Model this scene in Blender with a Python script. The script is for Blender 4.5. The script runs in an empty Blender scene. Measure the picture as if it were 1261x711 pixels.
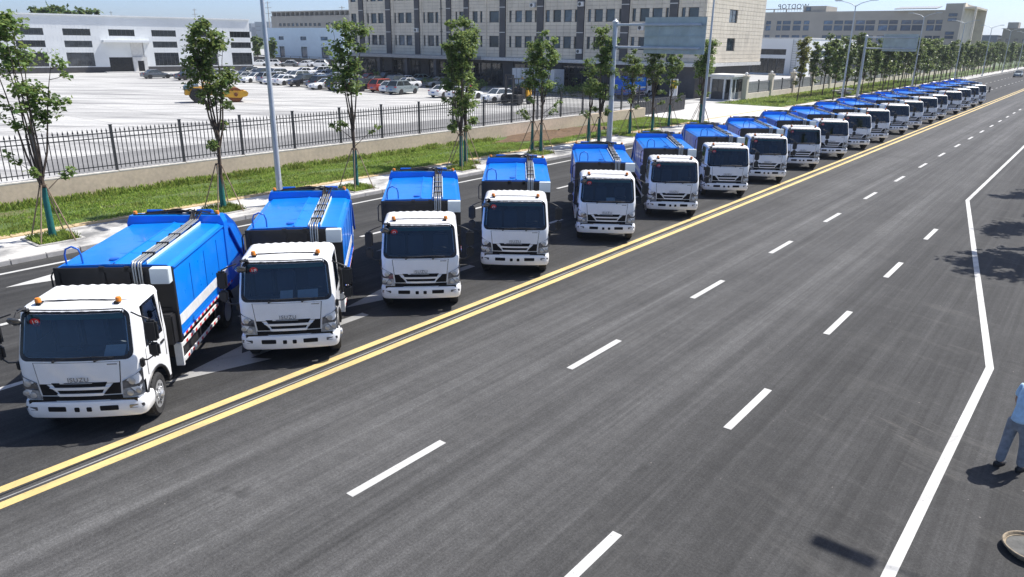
import bpy, bmesh, math, random
import numpy as np
from mathutils import Vector, Matrix

scene = bpy.context.scene
COL = scene.collection
R = math.radians

# ------------------------------------------------------------------ camera
CAM_H = 6.67
def make_camera():
    p, r, y = R(18.844), R(0.755), R(38.536)
    fw = Vector((-math.sin(y)*math.cos(p), math.cos(y)*math.cos(p), -math.sin(p)))
    rt = Vector((math.cos(y), math.sin(y), 0)); up = rt.cross(fw)
    rt2 = math.cos(r)*rt + math.sin(r)*up
    up2 = -math.sin(r)*rt + math.cos(r)*up
    m = Matrix((rt2, up2, -fw)).transposed().to_4x4()
    m.translation = (0, 0, CAM_H)
    cd = bpy.data.cameras.new('camera'); cd.sensor_width = 36; cd.lens = 891.75/1261*36
    cd.clip_start = .1; cd.clip_end = 12000
    o = bpy.data.objects.new('camera', cd); o.matrix_world = m
    COL.objects.link(o); scene.camera = o
make_camera()

# ------------------------------------------------------------------ sky, sun, exposure
SUN_SHIFT = Vector((-0.28, -0.57, -1.0))          # where a shadow falls, per metre of height
to_sun = (-SUN_SHIFT).normalized()
w = bpy.data.worlds.new("World"); scene.world = w; w.use_nodes = True
wn = w.node_tree
sky = wn.nodes.new('ShaderNodeTexSky'); sky.sky_type = 'NISHITA'; sky.sun_disc = False
sky.sun_elevation = math.asin(to_sun.z); sky.sun_rotation = math.atan2(to_sun.x, to_sun.y)
sky.altitude = 20; sky.air_density = 0.5; sky.dust_density = 1.15; sky.ozone_density = 3.6
bg = wn.nodes['Background']; bg.inputs['Strength'].default_value = 0.103
wn.links.new(sky.outputs['Color'], bg.inputs['Color'])
sd = bpy.data.lights.new('sun', 'SUN'); sd.energy = 3.7; sd.angle = R(0.53); sd.color = (1, .955, .89)
so = bpy.data.objects.new('sun', sd); COL.objects.link(so)
so.rotation_euler = to_sun.to_track_quat('Z', 'Y').to_euler()
scene.view_settings.view_transform = 'Standard'; scene.view_settings.look = 'None'
scene.view_settings.exposure = 0.98; scene.view_settings.gamma = 1.0

# ------------------------------------------------------------------ helpers: materials
class NT:
    def __init__(s, name):
        s.m = bpy.data.materials.new(name); s.m.use_nodes = True
        s.t = s.m.node_tree; s.b = s.t.nodes['Principled BSDF']
    def n(s, typ, **kw):
        nd = s.t.nodes.new(typ)
        for k, v in kw.items():
            if k in nd.inputs: nd.inputs[k].default_value = v
            else: setattr(nd, k, v)
        return nd
    def l(s, a, b): s.t.links.new(a, b)
    def coord(s, kind='Object', scale=(1, 1, 1), rot=(0, 0, 0)):
        tc = s.n('ShaderNodeTexCoord'); mp = s.n('ShaderNodeMapping')
        mp.inputs['Scale'].default_value = scale; src = tc.outputs[kind]
        if any(rot):                       # turn first, then stretch: the grain runs along the angle rot
            m2 = s.n('ShaderNodeMapping'); m2.inputs['Rotation'].default_value = tuple(-a for a in rot); s.l(src, m2.inputs['Vector']); src = m2.outputs['Vector']
        s.l(src, mp.inputs['Vector']); return mp.outputs['Vector']
    def noise(s, vec, scale, detail=4, rough=.55):
        nd = s.n('ShaderNodeTexNoise'); nd.inputs['Scale'].default_value = scale
        nd.inputs['Detail'].default_value = detail; nd.inputs['Roughness'].default_value = rough
        if vec is not None: s.l(vec, nd.inputs['Vector'])
        return nd.outputs['Fac']
    def ramp(s, fac, stops):
        nd = s.n('ShaderNodeValToRGB'); cr = nd.color_ramp
        while len(cr.elements) < len(stops): cr.elements.new(.5)
        for e, (p, c) in zip(cr.elements, stops):
            e.position = p; e.color = (*c, 1) if len(c) == 3 else c
        s.l(fac, nd.inputs['Fac']); return nd.outputs['Color']
    def mix(s, a, b, fac, mode='MIX'):
        nd = s.n('ShaderNodeMix'); nd.data_type = 'RGBA'; nd.blend_type = mode
        for sock, v in ((nd.inputs[0], fac), (nd.inputs[6], a), (nd.inputs[7], b)):
            if hasattr(v, 'links'): s.l(v, sock)
            elif isinstance(v, (int, float)): sock.default_value = v
            else: sock.default_value = (*v, 1)
        return nd.outputs[2]
    def bump(s, h, strength, dist=.01):
        nd = s.n('ShaderNodeBump'); nd.inputs['Strength'].default_value = strength
        nd.inputs['Distance'].default_value = dist
        s.l(h, nd.inputs['Height']); s.l(nd.outputs['Normal'], s.b.inputs['Normal'])
def g3(v): return (v, v, v)

def paint(name, col, rough=.4, metal=0., var=.12, scale=2.5, coat=0., dirt=None, bump=0., rnd=0.):
    """plain procedural material: base colour broken up by two noises, roughness variation"""
    k = NT(name); v = k.coord()
    a = tuple(c*(1-var) for c in col); b = tuple(min(1, c*(1+var)) for c in col)
    c = k.ramp(k.noise(v, scale, 5), [(.3, a), (.7, b)])
    if dirt:
        c = k.mix(c, dirt[0], k.ramp(k.noise(v, dirt[2] if len(dirt) > 2 else 5, 6, .65), [(.5, g3(0)), (.75, g3(dirt[1]))]))
    if rnd:
        oi = k.n('ShaderNodeObjectInfo'); hs = k.n('ShaderNodeHueSaturation')
        mr = k.n('ShaderNodeMapRange'); mr.inputs[3].default_value = 1-rnd; mr.inputs[4].default_value = 1+rnd
        k.l(oi.outputs['Random'], mr.inputs[0]); k.l(mr.outputs[0], hs.inputs['Value']); k.l(c, hs.inputs['Color']); c = hs.outputs['Color']
    k.l(c, k.b.inputs['Base Color'])
    k.b.inputs['Metallic'].default_value = metal
    rr = k.n('ShaderNodeMapRange'); rr.inputs[3].default_value = max(.03, rough-.08); rr.inputs[4].default_value = rough+.1
    k.l(k.noise(v, scale*3, 3), rr.inputs[0]); k.l(rr.outputs[0], k.b.inputs['Roughness'])
    if coat: k.b.inputs['Coat Weight'].default_value = coat; k.b.inputs['Coat Roughness'].default_value = .06
    if bump: k.bump(k.noise(v, 40, 3), bump, .004)
    return k.m

def leaf_mat(name, cols, transl=.35, rough=.45, patchy=0):
    k = NT(name); gi = k.n('ShaderNodeNewGeometry')
    c = k.ramp(gi.outputs['Random Per Island'], [(i/(len(cols)-1), c) for i, c in enumerate(cols)])
    oi = k.n('ShaderNodeObjectInfo'); hs = k.n('ShaderNodeHueSaturation')
    mr = k.n('ShaderNodeMapRange'); mr.inputs[3].default_value = .8; mr.inputs[4].default_value = 1.2
    k.l(oi.outputs['Random'], mr.inputs[0]); k.l(mr.outputs[0], hs.inputs['Value']); k.l(c, hs.inputs['Color']); c = hs.outputs['Color']
    if patchy: c = k.mix(c, k.ramp(k.noise(k.coord(scale=(1, .5, 1)), .9, 5, .65), [(.36, (.62, .52, .42)), (.5, (.95, .95, .95)), (.7, (1.15, 1.12, 1))]), 1.0, 'MULTIPLY')
    k.l(c, k.b.inputs['Base Color']); k.b.inputs['Roughness'].default_value = rough
    tr = k.n('ShaderNodeBsdfTranslucent'); mx = k.n('ShaderNodeMixShader'); mx.inputs[0].default_value = transl
    c2 = k.mix(c, (.9, 1, .35), .25, 'MIX'); k.l(c2, tr.inputs['Color'])
    k.l(k.b.outputs[0], mx.inputs[1]); k.l(tr.outputs[0], mx.inputs[2])
    k.l(mx.outputs[0], k.t.nodes['Material Output'].inputs['Surface']); return k.m

def glass_thin(name, tint, base=.5):
    """see-through tinted glazing: transparent mixed with a mirror by Fresnel"""
    k = NT(name); tr = k.n('ShaderNodeBsdfTransparent'); tr.inputs['Color'].default_value = (*tint, 1)
    gl = k.n('ShaderNodeBsdfGlossy'); gl.inputs['Roughness'].default_value = .03; gl.inputs['Color'].default_value = (.72, .86, 1, 1)
    fr = k.n('ShaderNodeFresnel'); fr.inputs['IOR'].default_value = 1.72
    mx = k.n('ShaderNodeMixShader'); k.l(fr.outputs[0], mx.inputs[0])
    k.l(tr.outputs[0], mx.inputs[1]); k.l(gl.outputs[0], mx.inputs[2])
    k.l(mx.outputs[0], k.t.nodes['Material Output'].inputs['Surface']); return k.m

def dark_glass(name, lo, hi, rough=.06):
    k = NT(name); oi = k.n('ShaderNodeObjectInfo')
    v = k.coord(); c = k.ramp(oi.outputs['Random'], [(0, lo), (.75, hi), (1, tuple(min(1, x*1.8) for x in hi))])
    c = k.mix(c, lo, k.ramp(k.noise(v, .9, 3), [(.45, g3(0)), (.6, g3(.6))]))
    k.l(c, k.b.inputs['Base Color']); k.b.inputs['Roughness'].default_value = rough
    k.b.inputs['Specular IOR Level'].default_value = .8
    return k.m

# ------------------------------------------------------------------ helpers: meshes
class MB:
    def __init__(s): s.v = []; s.f = []; s.m = []
    def add(s, vs, fs, m=0):
        o = len(s.v); s.v += [tuple(q) for q in vs]; s.f += [tuple(i+o for i in f) for f in fs]; s.m += [m]*len(fs); return s
    def box(s, x0, x1, y0, y1, z0, z1, m=0, M=None):
        vs = [Vector((x, y, z)) for x in (x0, x1) for y in (y0, y1) for z in (z0, z1)]
        if M is not None: vs = [M @ q for q in vs]
        return s.add(vs, [(0, 1, 3, 2), (4, 6, 7, 5), (0, 4, 5, 1), (2, 3, 7, 6), (0, 2, 6, 4), (1, 5, 7, 3)], m)
    def tube(s, pts, r, n=6, m=0, caps=True):
        pts = [Vector(p) for p in pts]; rs = r if isinstance(r, (list, tuple)) else [r]*len(pts)
        rings = []; ref = None
        for i, p in enumerate(pts):
            d = (pts[min(i+1, len(pts)-1)]-pts[max(i-1, 0)]).normalized()
            if ref is None: ref = Vector((0, 0, 1)) if abs(d.z) < .9 else Vector((1, 0, 0))
            a = d.cross(ref).normalized(); b = a.cross(d); ref = b
            rings.append([p+rs[i]*(math.cos(t)*a+math.sin(t)*b) for t in [2*math.pi*j/n for j in range(n)]])
        return s.loft(rings, m=m, caps=caps)
    def loft(s, rings, m=0, caps=True, closed=True):
        n = len(rings[0]); vs = [q for r_ in rings for q in r_]; fs = []
        for i in range(len(rings)-1):
            for j in range(n if closed else n-1):
                k = (j+1) % n; fs.append((i*n+j, i*n+k, (i+1)*n+k, (i+1)*n+j))
        if caps: fs.append(tuple(range(n))[::-1]); fs.append(tuple((len(rings)-1)*n+j for j in range(n)))
        return s.add(vs, fs, m)
    def prism(s, poly, a, b, axis='x', m=0):
        """polygon in the two other axes, extruded from a to b along axis"""
        def P(q, t): return {'x': (t, q[0], q[1]), 'y': (q[0], t, q[1]), 'z': (q[0], q[1], t)}[axis]
        n = len(poly); vs = [P(q, a) for q in poly]+[P(q, b) for q in poly]
        return s.add(vs, [tuple(range(n))[::-1], tuple(range(n, 2*n))]+[(i, (i+1) % n, n+(i+1) % n, n+i) for i in range(n)], m)
    def grid(s, fn, us, vs_, m=0, skip=None):
        nu, nv = len(us), len(vs_); pts = [fn(u, v) for v in vs_ for u in us]; fs = []
        for j in range(nv-1):
            for i in range(nu-1):
                if skip and skip((us[i]+us[i+1])/2, (vs_[j]+vs_[j+1])/2): continue
                fs.append((j*nu+i, j*nu+i+1, (j+1)*nu+i+1, (j+1)*nu+i))
        return s.add(pts, fs, m)
    def lathe(s, prof, c, axis='x', n=24, m=0):
        """profile of (radius, offset along axis), turned about an axis through c"""
        rings = []
        for r_, t in prof:
            ring = []
            for j in range(n):
                a = 2*math.pi*j/n; u, v = r_*math.cos(a), r_*math.sin(a)
                ring.append({'x': (c[0]+t, c[1]+u, c[2]+v), 'y': (c[0]+u, c[1]+t, c[2]+v), 'z': (c[0]+u, c[1]+v, c[2]+t)}[axis])
            rings.append(ring)
        return s.loft(rings, m=m, caps=True)
    def mesh(s, name, mats, smooth=None, bevel=None, fix=True):
        me = bpy.data.meshes.new(name); me.from_pydata(s.v, [], s.f)
        for q in (mats if isinstance(mats, (list, tuple)) else [mats]): me.materials.append(q)
        if any(s.m): me.polygons.foreach_set('material_index', s.m)
        if fix or bevel:
            bm = bmesh.new(); bm.from_mesh(me)
            if bevel:
                bmesh.ops.remove_doubles(bm, verts=bm.verts, dist=1e-5)
                es = [e for e in bm.edges if len(e.link_faces) == 2 and e.calc_face_angle(0) > .5]
                bmesh.ops.bevel(bm, geom=es, offset=bevel, segments=2, affect='EDGES', clamp_overlap=True)
            bmesh.ops.recalc_face_normals(bm, faces=bm.faces)
            bm.to_mesh(me); bm.free()
        if smooth:
            me.polygons.foreach_set('use_smooth', [True]*len(me.polygons)); me.set_sharp_from_angle(angle=R(smooth))
        me.update(); return me
    def build(s, name, mats, parent=None, smooth=None, bevel=None, loc=None, fix=True):
        return link(name, s.mesh(name, mats, smooth, bevel, fix), parent, loc)
def link(name, me, parent=None, loc=None, rotz=0):
    o = bpy.data.objects.new(name, me); COL.objects.link(o)
    if parent is not None: o.parent = parent
    if loc is not None: o.location = loc
    if rotz: o.rotation_euler = (0, 0, rotz)
    return o
def tag(o, label=None, cat=None, group=None, kind=None):
    if label: o['label'] = label
    if cat: o['category'] = cat
    if group: o['group'] = group
    if kind: o['kind'] = kind
    return o
def thing(name, label, cat, loc=(0, 0, 0), rotz=0, group=None):
    o = bpy.data.objects.new(name, None); COL.objects.link(o); o.empty_display_size = .2
    o.location = loc; o.rotation_euler = (0, 0, rotz); return tag(o, label, cat, group)
KIDS = {}
def kids(o): return [c for c in o.children]
def copy_tree(o, parent=None):
    c = o.copy(); COL.objects.link(c)
    if parent is not None: c.parent = parent
    for ch in kids(o): copy_tree(ch, c)
    return c
def text_mesh(txt, size, depth=.004, spacing=1.0):
    cu = bpy.data.curves.new('lettering', 'FONT'); cu.body = txt; cu.size = size; cu.extrude = depth
    cu.align_x = 'CENTER'; cu.align_y = 'CENTER'; cu.space_character = spacing
    o = bpy.data.objects.new('lettering', cu); COL.objects.link(o)
    dg = bpy.context.evaluated_depsgraph_get(); me = bpy.data.meshes.new_from_object(o.evaluated_get(dg))
    bpy.data.objects.remove(o); return me
def fast_mesh(name, verts, quads, mat):
    me = bpy.data.meshes.new(name); nv, nf = len(verts), len(quads)
    me.vertices.add(nv); me.vertices.foreach_set('co', np.asarray(verts, np.float32).ravel())
    q = np.asarray(quads, np.int32); k = q.shape[1]
    me.loops.add(nf*k); me.loops.foreach_set('vertex_index', q.ravel())
    me.polygons.add(nf); me.polygons.foreach_set('loop_start', np.arange(nf, dtype=np.int32)*k)
    me.update(calc_edges=True); me.materials.append(mat); return me

# ------------------------------------------------------------------ materials of the setting
def asphalt_mat():
    k = NT('asphalt'); v = k.coord()
    sx = k.n('ShaderNodeSeparateXYZ'); k.l(v, sx.inputs[0])
    mr = k.n('ShaderNodeMapRange'); mr.inputs[1].default_value = -26; mr.inputs[2].default_value = 6
    wob = k.n('ShaderNodeMath', operation='MULTIPLY_ADD'); k.l(k.noise(k.coord(scale=(.4, .05, 1)), 1, 3), wob.inputs[0])
    wob.inputs[1].default_value = .9; k.l(sx.outputs['X'], wob.inputs[2])
    k.l(wob.outputs[0], mr.inputs[0])
    # paving strips, one tone per machine pass: x = -26 .. 6
    base = k.ramp(mr.outputs[0], [(0, g3(.032)), (.43, g3(.029)), (.452, g3(.048)), (.49, g3(.057)), (.535, g3(.066)), (.585, g3(.058)), (.605, g3(.047)), (.64, g3(.060)), (.675, g3(.054)), (.69, g3(.033)), (.73, g3(.036)), (.77, g3(.029)), (.84, g3(.036)), (1, g3(.037))])
    def mul(c, fac, stops): return k.mix(c, k.ramp(fac, [(p, g3(q)) for p, q in stops]), 1.0, 'MULTIPLY')
    c = mul(base, k.noise(k.coord(scale=(1.1, .018, 1)), 1.0, 5, .62), [(.28, .70), (.5, 1), (.72, 1.42)])       # roller passes
    c = mul(c, k.noise(k.coord(scale=(3.6, .05, 1)), 1.0, 5, .66), [(.33, .76), (.5, 1), (.67, 1.28)])          # tyre lanes
    c = mul(c, k.noise(k.coord(scale=(13, .16, 1)), 1.0, 3, .6), [(.33, .86), (.67, 1.14)])
    c = mul(c, k.noise(v, .45, 6, .62), [(.3, .93), (.5, 1.09), (.7, 1.26)])
    c = mul(c, k.noise(v, 4.5, 5, .7), [(.3, .84), (.7, 1.18)])
    c = mul(c, k.noise(v, 26, 3, .8), [(.28, .62), (.5, 1), (.74, 1.5)])                                        # aggregate
    c = mul(c, k.noise(v, 90, 2, .8), [(.3, .7), (.5, 1), (.72, 1.4)])
    # pale dust, mostly at the right lane, dragged across by tyres
    dm = k.n('ShaderNodeMapRange'); dm.inputs[1].default_value = -4.5; dm.inputs[2].default_value = -1.2
    k.l(sx.outputs['X'], dm.inputs[0])
    dn = k.ramp(k.noise(k.coord(scale=(.3, 1.7, 1), rot=(0, 0, -.3)), .9, 8, .74), [(.54, g3(0)), (.76, g3(.34))])
    c = k.mix(c, (.17, .165, .155), k.mix(g3(0), dn, dm.outputs[0]))
    # one dragged patch of pale dust and scratches across the edge line
    dist = k.n('ShaderNodeVectorMath', operation='DISTANCE'); dist.inputs[1].default_value = (-1.75, 13.7, 0); k.l(v, dist.inputs[0])
    near = k.ramp(dist.outputs['Value'], [(0, g3(1)), (.75, g3(.8)), (1, g3(0))]); 
    sc_ = k.n('ShaderNodeMath', operation='MULTIPLY'); sc_.inputs[1].default_value = .42; k.l(dist.outputs['Value'], sc_.inputs[0])
    near = k.ramp(sc_.outputs[0], [(0, g3(1)), (.45, g3(.8)), (.95, g3(0))])
    scr = k.ramp(k.noise(k.coord(scale=(.55, 5.5, 1), rot=(0, 0, -.36)), 1.0, 8, .78), [(.56, g3(0)), (.72, g3(.34))])
    c = k.mix(c, (.25, .235, .21), k.mix(g3(0), scr, near))
    d2 = k.ramp(k.noise(k.coord(scale=(.7, .3, 1)), .8, 8, .72), [(.56, g3(0)), (.78, g3(.25))])
    c = k.mix(c, (.11, .107, .10), d2)
    st = k.ramp(k.noise(v, .9, 4, .5), [(.70, g3(0)), (.76, g3(.55))])                                          # oil stains
    c = k.mix(c, (.018, .018, .018), st)
    k.l(c, k.b.inputs['Base Color']); k.b.inputs['Roughness'].default_value = .84
    k.b.inputs['Specular IOR Level'].default_value = .35
    k.bump(k.noise(v, 60, 4, .7), .5, .008); return k.m
def concrete_mat(name, col, lo, streak=(.25, .06, 1), rot=0., crack=0.):
    k = NT(name); v = k.coord()
    c = k.ramp(k.noise(k.coord(scale=streak, rot=(0, 0, rot)), 1, 7, .62), [(.36, lo), (.56, col), (.8, tuple(min(1, x*1.1) for x in col))])
    c = k.mix(c, k.ramp(k.noise(v, 6, 5), [(.3, g3(.88)), (.7, g3(1.08))]), 1., 'MULTIPLY')
    k.l(c, k.b.inputs['Base Color']); k.b.inputs['Roughness'].default_value = .88
    k.bump(k.noise(v, 25, 4), .25, .004); return k.m
def paint_line(name, col):
    k = NT(name); v = k.coord()
    wear = k.ramp(k.noise(v, 16, 7, .8), [(.56, g3(0)), (.70, g3(.75))])
    tyre = k.ramp(k.noise(k.coord(scale=(.5, 3, 1), rot=(0, 0, 1.2)), 1.2, 5, .6), [(.52, g3(0)), (.72, g3(.45))])
    c = k.ramp(k.noise(v, .9, 5), [(.3, tuple(x*.80 for x in col)), (.7, tuple(x*1.04 for x in col))])
    c = k.mix(c, (.16, .155, .15), tyre); c = k.mix(c, (.075, .075, .073), wear)
    k.l(c, k.b.inputs['Base Color']); k.b.inputs['Roughness'].default_value = .7
    k.bump(k.noise(v, 70, 2), .2, .003); return k.m
def soil_mat():
    k = NT('verge_soil'); v = k.coord()
    c = k.ramp(k.noise(v, .5, 6, .7), [(.32, (.06, .10, .022)), (.55, (.085, .13, .03)), (.68, (.13, .105, .06))])
    c = k.mix(c, k.ramp(k.noise(v, 9, 5), [(.3, g3(.7)), (.7, g3(1.25))]), 1., 'MULTIPLY')
    k.l(c, k.b.inputs['Base Color']); k.b.inputs['Roughness'].default_value = .95
    k.bump(k.noise(v, 12, 5), .6, .05); return k.m
M = {}
M['asphalt'] = asphalt_mat()
M['yard'] = concrete_mat('yard_concrete', (.45, .45, .44), (.25, .25, .25), (.07, .5, 1), .68)
M['walk'] = concrete_mat('walk_concrete', (.58, .57, .545), (.17, .17, .17), (.55, .4, 1), .3)
M['yroad'] = concrete_mat('yard_lane', (.21, .21, .21), (.15, .15, .15), (.5, .08, 1))
M['drive'] = concrete_mat('drive_concrete', (.56, .55, .53), (.42, .42, .41), (.3, .3, 1))
M['kerb'] = concrete_mat('kerb_stone_grey', (.50, .49, .47), (.34, .33, .32), (1, 1, 1))
M['tan'] = concrete_mat('tan_edging', (.50, .38, .22), (.40, .31, .2), (1, .5, 1))
M['white_line'] = paint_line('white_road_paint', (.53, .53, .515))
M['yellow_line'] = paint_line('yellow_road_paint', (.62, .465, .19))
M['old_line'] = paint_line('worn_road_paint', (.30, .30, .295))
M['soil'] = soil_mat()
M['brown'] = paint('brown_dug_earth', (.12, .075, .042), .95, var=.35, scale=3, bump=1.)
M['wallc'] = concrete_mat('rendered_wall', (.58, .48, .37), (.49, .41, .32), (.4, .4, .9))
M['wallcap'] = concrete_mat('wall_coping', (.55, .53, .49), (.42, .41, .38), (1, 1, 1))
M['terrain'] = paint('far_fields', (.10, .13, .07), .95, var=.3, scale=.01)
M['iron'] = paint('black_iron_paint', (.035, .036, .04), .45, var=.2)
M['leaf'] = leaf_mat('maple_leaves', [(.026, .055, .013), (.05, .105, .02), (.075, .15, .028), (.11, .195, .036), (.16, .24, .055)], .36, .6)
M['leaf2'] = leaf_mat('darker_leaves', [(.018, .045, .012), (.035, .08, .018), (.05, .11, .022), (.08, .15, .03)])
M['grass'] = leaf_mat('verge_grass', [(.055, .11, .015), (.13, .235, .024), (.19, .31, .034), (.25, .37, .05), (.30, .35, .085)], .4, .7, 1)
M['bark'] = paint('young_bark', (.075, .055, .04), .9, var=.35, scale=9, bump=.6)
M['wrap'] = paint('green_trunk_wrap', (.008, .12, .115), .8, var=.25, scale=12, bump=.5)
M['stake'] = paint('wooden_stake', (.24, .18, .125), .85, var=.25, scale=7)
M['galv'] = paint('galvanised_white_post', (.50, .54, .58), .45, .2, var=.1)
M['steel'] = paint('sign_back_steel', (.43, .49, .475), .45, .2, var=.16, scale=1.6)

# ------------------------------------------------------------------ ground, road, kerb, markings
def sheet(name, x0, x1, y0, y1, z, mat, kind='structure', parent=None, loc=None):
    return tag(MB().add([(x0, y0, z), (x1, y0, z), (x1, y1, z), (x0, y1, z)], [(0, 1, 2, 3)]).build(name, mat, parent, fix=False), kind=kind)
sheet('ground', -5200, 5200, -3000, 8000, -.06, M['terrain'])
KX = -25.2            # kerb line
road = sheet('road', KX, 7.5, -40, 1500, 0, M['asphalt'])
def quad_strip(pts, wd, z):
    """a flat painted line of width wd along ground points"""
    mb = MB(); vs = []
    for i, p in enumerate(pts):
        p = Vector((*p, 0)); ds = []
        if i: ds.append((p-Vector((*pts[i-1], 0))).normalized())
        if i < len(pts)-1: ds.append((Vector((*pts[i+1], 0))-p).normalized())
        d = sum(ds, Vector()); d.normalize(); nrm = Vector((-d.y, d.x, 0))/max(.4, d.dot(ds[0]))
        vs += [(p.x+nrm.x*wd/2, p.y+nrm.y*wd/2, z), (p.x-nrm.x*wd/2, p.y-nrm.y*wd/2, z)]
    return mb.add(vs, [(2*i, 2*i+1, 2*i+3, 2*i+2) for i in range(len(pts)-1)])
def line(name, pts, wd, mat, z=.005): return quad_strip(pts, wd, z).build(name, mat, road, fix=False)
long_y = [-40, -10, 0, 10, 20, 30, 40, 60, 80, 120, 200, 400, 800, 1500]
line('yellow_line', [(-12.12, y) for y in long_y], .19, M['yellow_line'])
line('yellow_line', [(-11.66, y) for y in long_y], .19, M['yellow_line'])
line('tar_seam', [(-11.97+.015*math.sin(y), y) for y in range(-40, 300, 3)], .035, paint('seam_tar', (.012, .012, .012), .5), .004)
line('tar_seam', [(-11.84+.02*math.sin(y*1.7), y) for y in range(-40, 300, 3)], .03, M['old_line'], .004)
line('edge_line', [(-1.05, -40), (-.97, 9.35), (-.83, 17.95), (-4.17, 38.8), (-4.15, 60), (-4.15, 120), (-4.15, 400), (-4.15, 1500)], .155, M['white_line'])
line('edge_line', [(-24.35, y) for y in long_y], .15, M['white_line'])
dash = MB().box(-.075, .075, 0, 2.07, .001, .005).mesh('lane_dash', M['white_line'])
for k in range(-4, 75): link('lane_dash', dash, road, (-7.88, 5.93+5.99*k, 0))
for k in range(-3, 5): link('lane_dash', dash, road, (-4.21, 5.72+5.95*k, 0))
for x in (-16.0, -19.85):
    for k in range(-3, 60): link('lane_dash', dash, road, (x, 3.0+6.05*k + (1.1 if x < -18 else 0), 0))
def arrow(x, y, mat, s=1.0):   # tip towards -Y
    MB().add([(x+px*s, y+py*s, .0045) for px, py in ((0, 0), (.55, 2.0), (.17, 1.75), (.12, 5), (-.12, 5), (-.17, 1.75), (-.55, 2.0))],
             [(0, 1, 2, 5, 6), (2, 3, 4, 5)]).build('lane_arrow', mat, road, fix=False)
arrow(-13.75, 6.0, M['old_line'], 1.05); arrow(-14.5, 11.2, M['old_line']); arrow(-22.9, 6.1, M['white_line'], 1.1); arrow(-18.0, 15.3, M['old_line'], .8)
# low kerb of single stones, pavement behind it
pave = sheet('pavement', -28.15, KX-.16, -40, 900, .135, M['walk'])
kerb = tag(MB().box(KX-.15, KX-.012, -40, 900, -.05, .118).build('kerb', M['kerb']), kind='structure')
ks = MB().box(KX-.155, KX, .006, .994, -.02, .15).mesh('kerb_stone', M['kerb'], bevel=.012)
for k in range(-10, 110): link('kerb_stone', ks, kerb, (0, float(k), 0))
edging = tag(MB().box(-28.3, -28.155, -40, 900, 0, .14).build('pavement_edging', M['tan']), kind='structure')
es = MB().box(-28.55, -28.14, .01, 1.99, 0, .17).mesh('edging_stone', M['tan'], bevel=.01)
for k in range(-5, 40): link('edging_stone', es, edging, (0, 2.0*k, 0))
verge = sheet('verge_ground', -33.45, -28.3, -40, 62.5, .15, M['soil'])
sheet('far_verge_ground', -36.2, -28.3, 83, 700, .15, M['soil'])
sheet('yard_road', -45.5, -33.85, 14, 66, .108, M['yroad'])
sheet('yard_ground', -420, -33.7, -60, 330, .10, M['yard'])
yj = MB()
for k in range(22): y = -4+6.0*k; yj.add([(-150, y, .1045), (-34, y, .1045), (-34, y+.05, .1045), (-150, y+.05, .1045)], [(0, 1, 2, 3)])
for k in range(20): x = -46-5.0*k; yj.add([(x, -8, .1055), (x+.05, -8, .1055), (x+.05, 130, .1055), (x, 130, .1055)], [(0, 1, 2, 3)])
tag(yj.build('slab_joints', paint('joint_tar', (.16, .16, .155), .9), bpy.data.objects['yard_ground'], fix=False), kind='stuff')
drive = tag(MB().add([(KX+.02, 60, .02), (KX+.02, 84, .02), (-26.2, 82.5, .165), (-26.2, 62, .165), (-33.71, 62.3, .165), (-33.71, 82.5, .165), (-37.5, 62.3, .125), (-37.5, 82.5, .125)],
           [(0, 1, 2, 3), (3, 2, 5, 4), (4, 5, 7, 6)]).build('driveway', M['drive'], fix=False), kind='structure')
sheet('right_pavement', 7.66, 14, -40, 900, .135, M['walk'])
tag(MB().box(7.5, 7.66, -40, 900, -.05, .15).build('right_kerb', M['kerb']), kind='structure')
sheet('right_verge_ground', 14, 60, -40, 900, .12, M['soil'])
# dug earth patches on the verge
def patch(name, cx, cy, rx, ry, z, mat, seed, n=40, h=.12):
    rnd = random.Random(seed); mb = MB(); rings = []
    for s_ in (1, .8, .55, .3, .06):
        rings.append([(cx+rx*s_*math.cos(2*math.pi*j/n)*(1+.18*math.sin(3*j*.157+seed)+.1*rnd.uniform(-1, 1)), cy+ry*s_*math.sin(2*math.pi*j/n)*(1+.15*math.sin(5*j*.157+seed)),
                       z-.05+(.05 if s_ == 1 else h*(1-s_*.5)*rnd.uniform(.6, 1.3))) for j in range(n)])
    return tag(mb.loft(rings, caps=False).build(name, mat, smooth=60), kind='structure')
patch('bare_earth', -31.8, 45.2, 1.75, 6.8, .17, M['brown'], 3, h=.3)
patch('bare_earth', -33, 106, 2.2, 10, .15, M['brown'], 5)
patch('bare_earth', -31.5, 128, 2.6, 11, .15, M['brown'], 8)
# scattered pebbles and litter dust on the asphalt
def pebbles():
    rnd = np.random.RandomState(4); V = []; F = []
    for i in range(260):
        x = rnd.uniform(-11.4, 2); y = rnd.uniform(3, 40); s = rnd.uniform(.006, .016)
        if rnd.rand() < .25: x = rnd.uniform(-25, -12)
        o = len(V); a = rnd.uniform(0, 6.28)
        for k in range(4): V.append((x+s*math.cos(a+k*1.57)*rnd.uniform(.7, 1.3), y+s*math.sin(a+k*1.57)*rnd.uniform(.7, 1.3), .001))
        V.append((x, y, s*.8))
        F += [(o, o+1, o+4), (o+1, o+2, o+4), (o+2, o+3, o+4), (o+3, o, o+4)]
    o = link('grit', fast_mesh('grit', V, F, paint('grit_stone', (.17, .16, .15), .9, var=.3)), None); tag(o, 'pale grit scattered over the asphalt', 'grit', kind='stuff')
pebbles()

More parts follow.
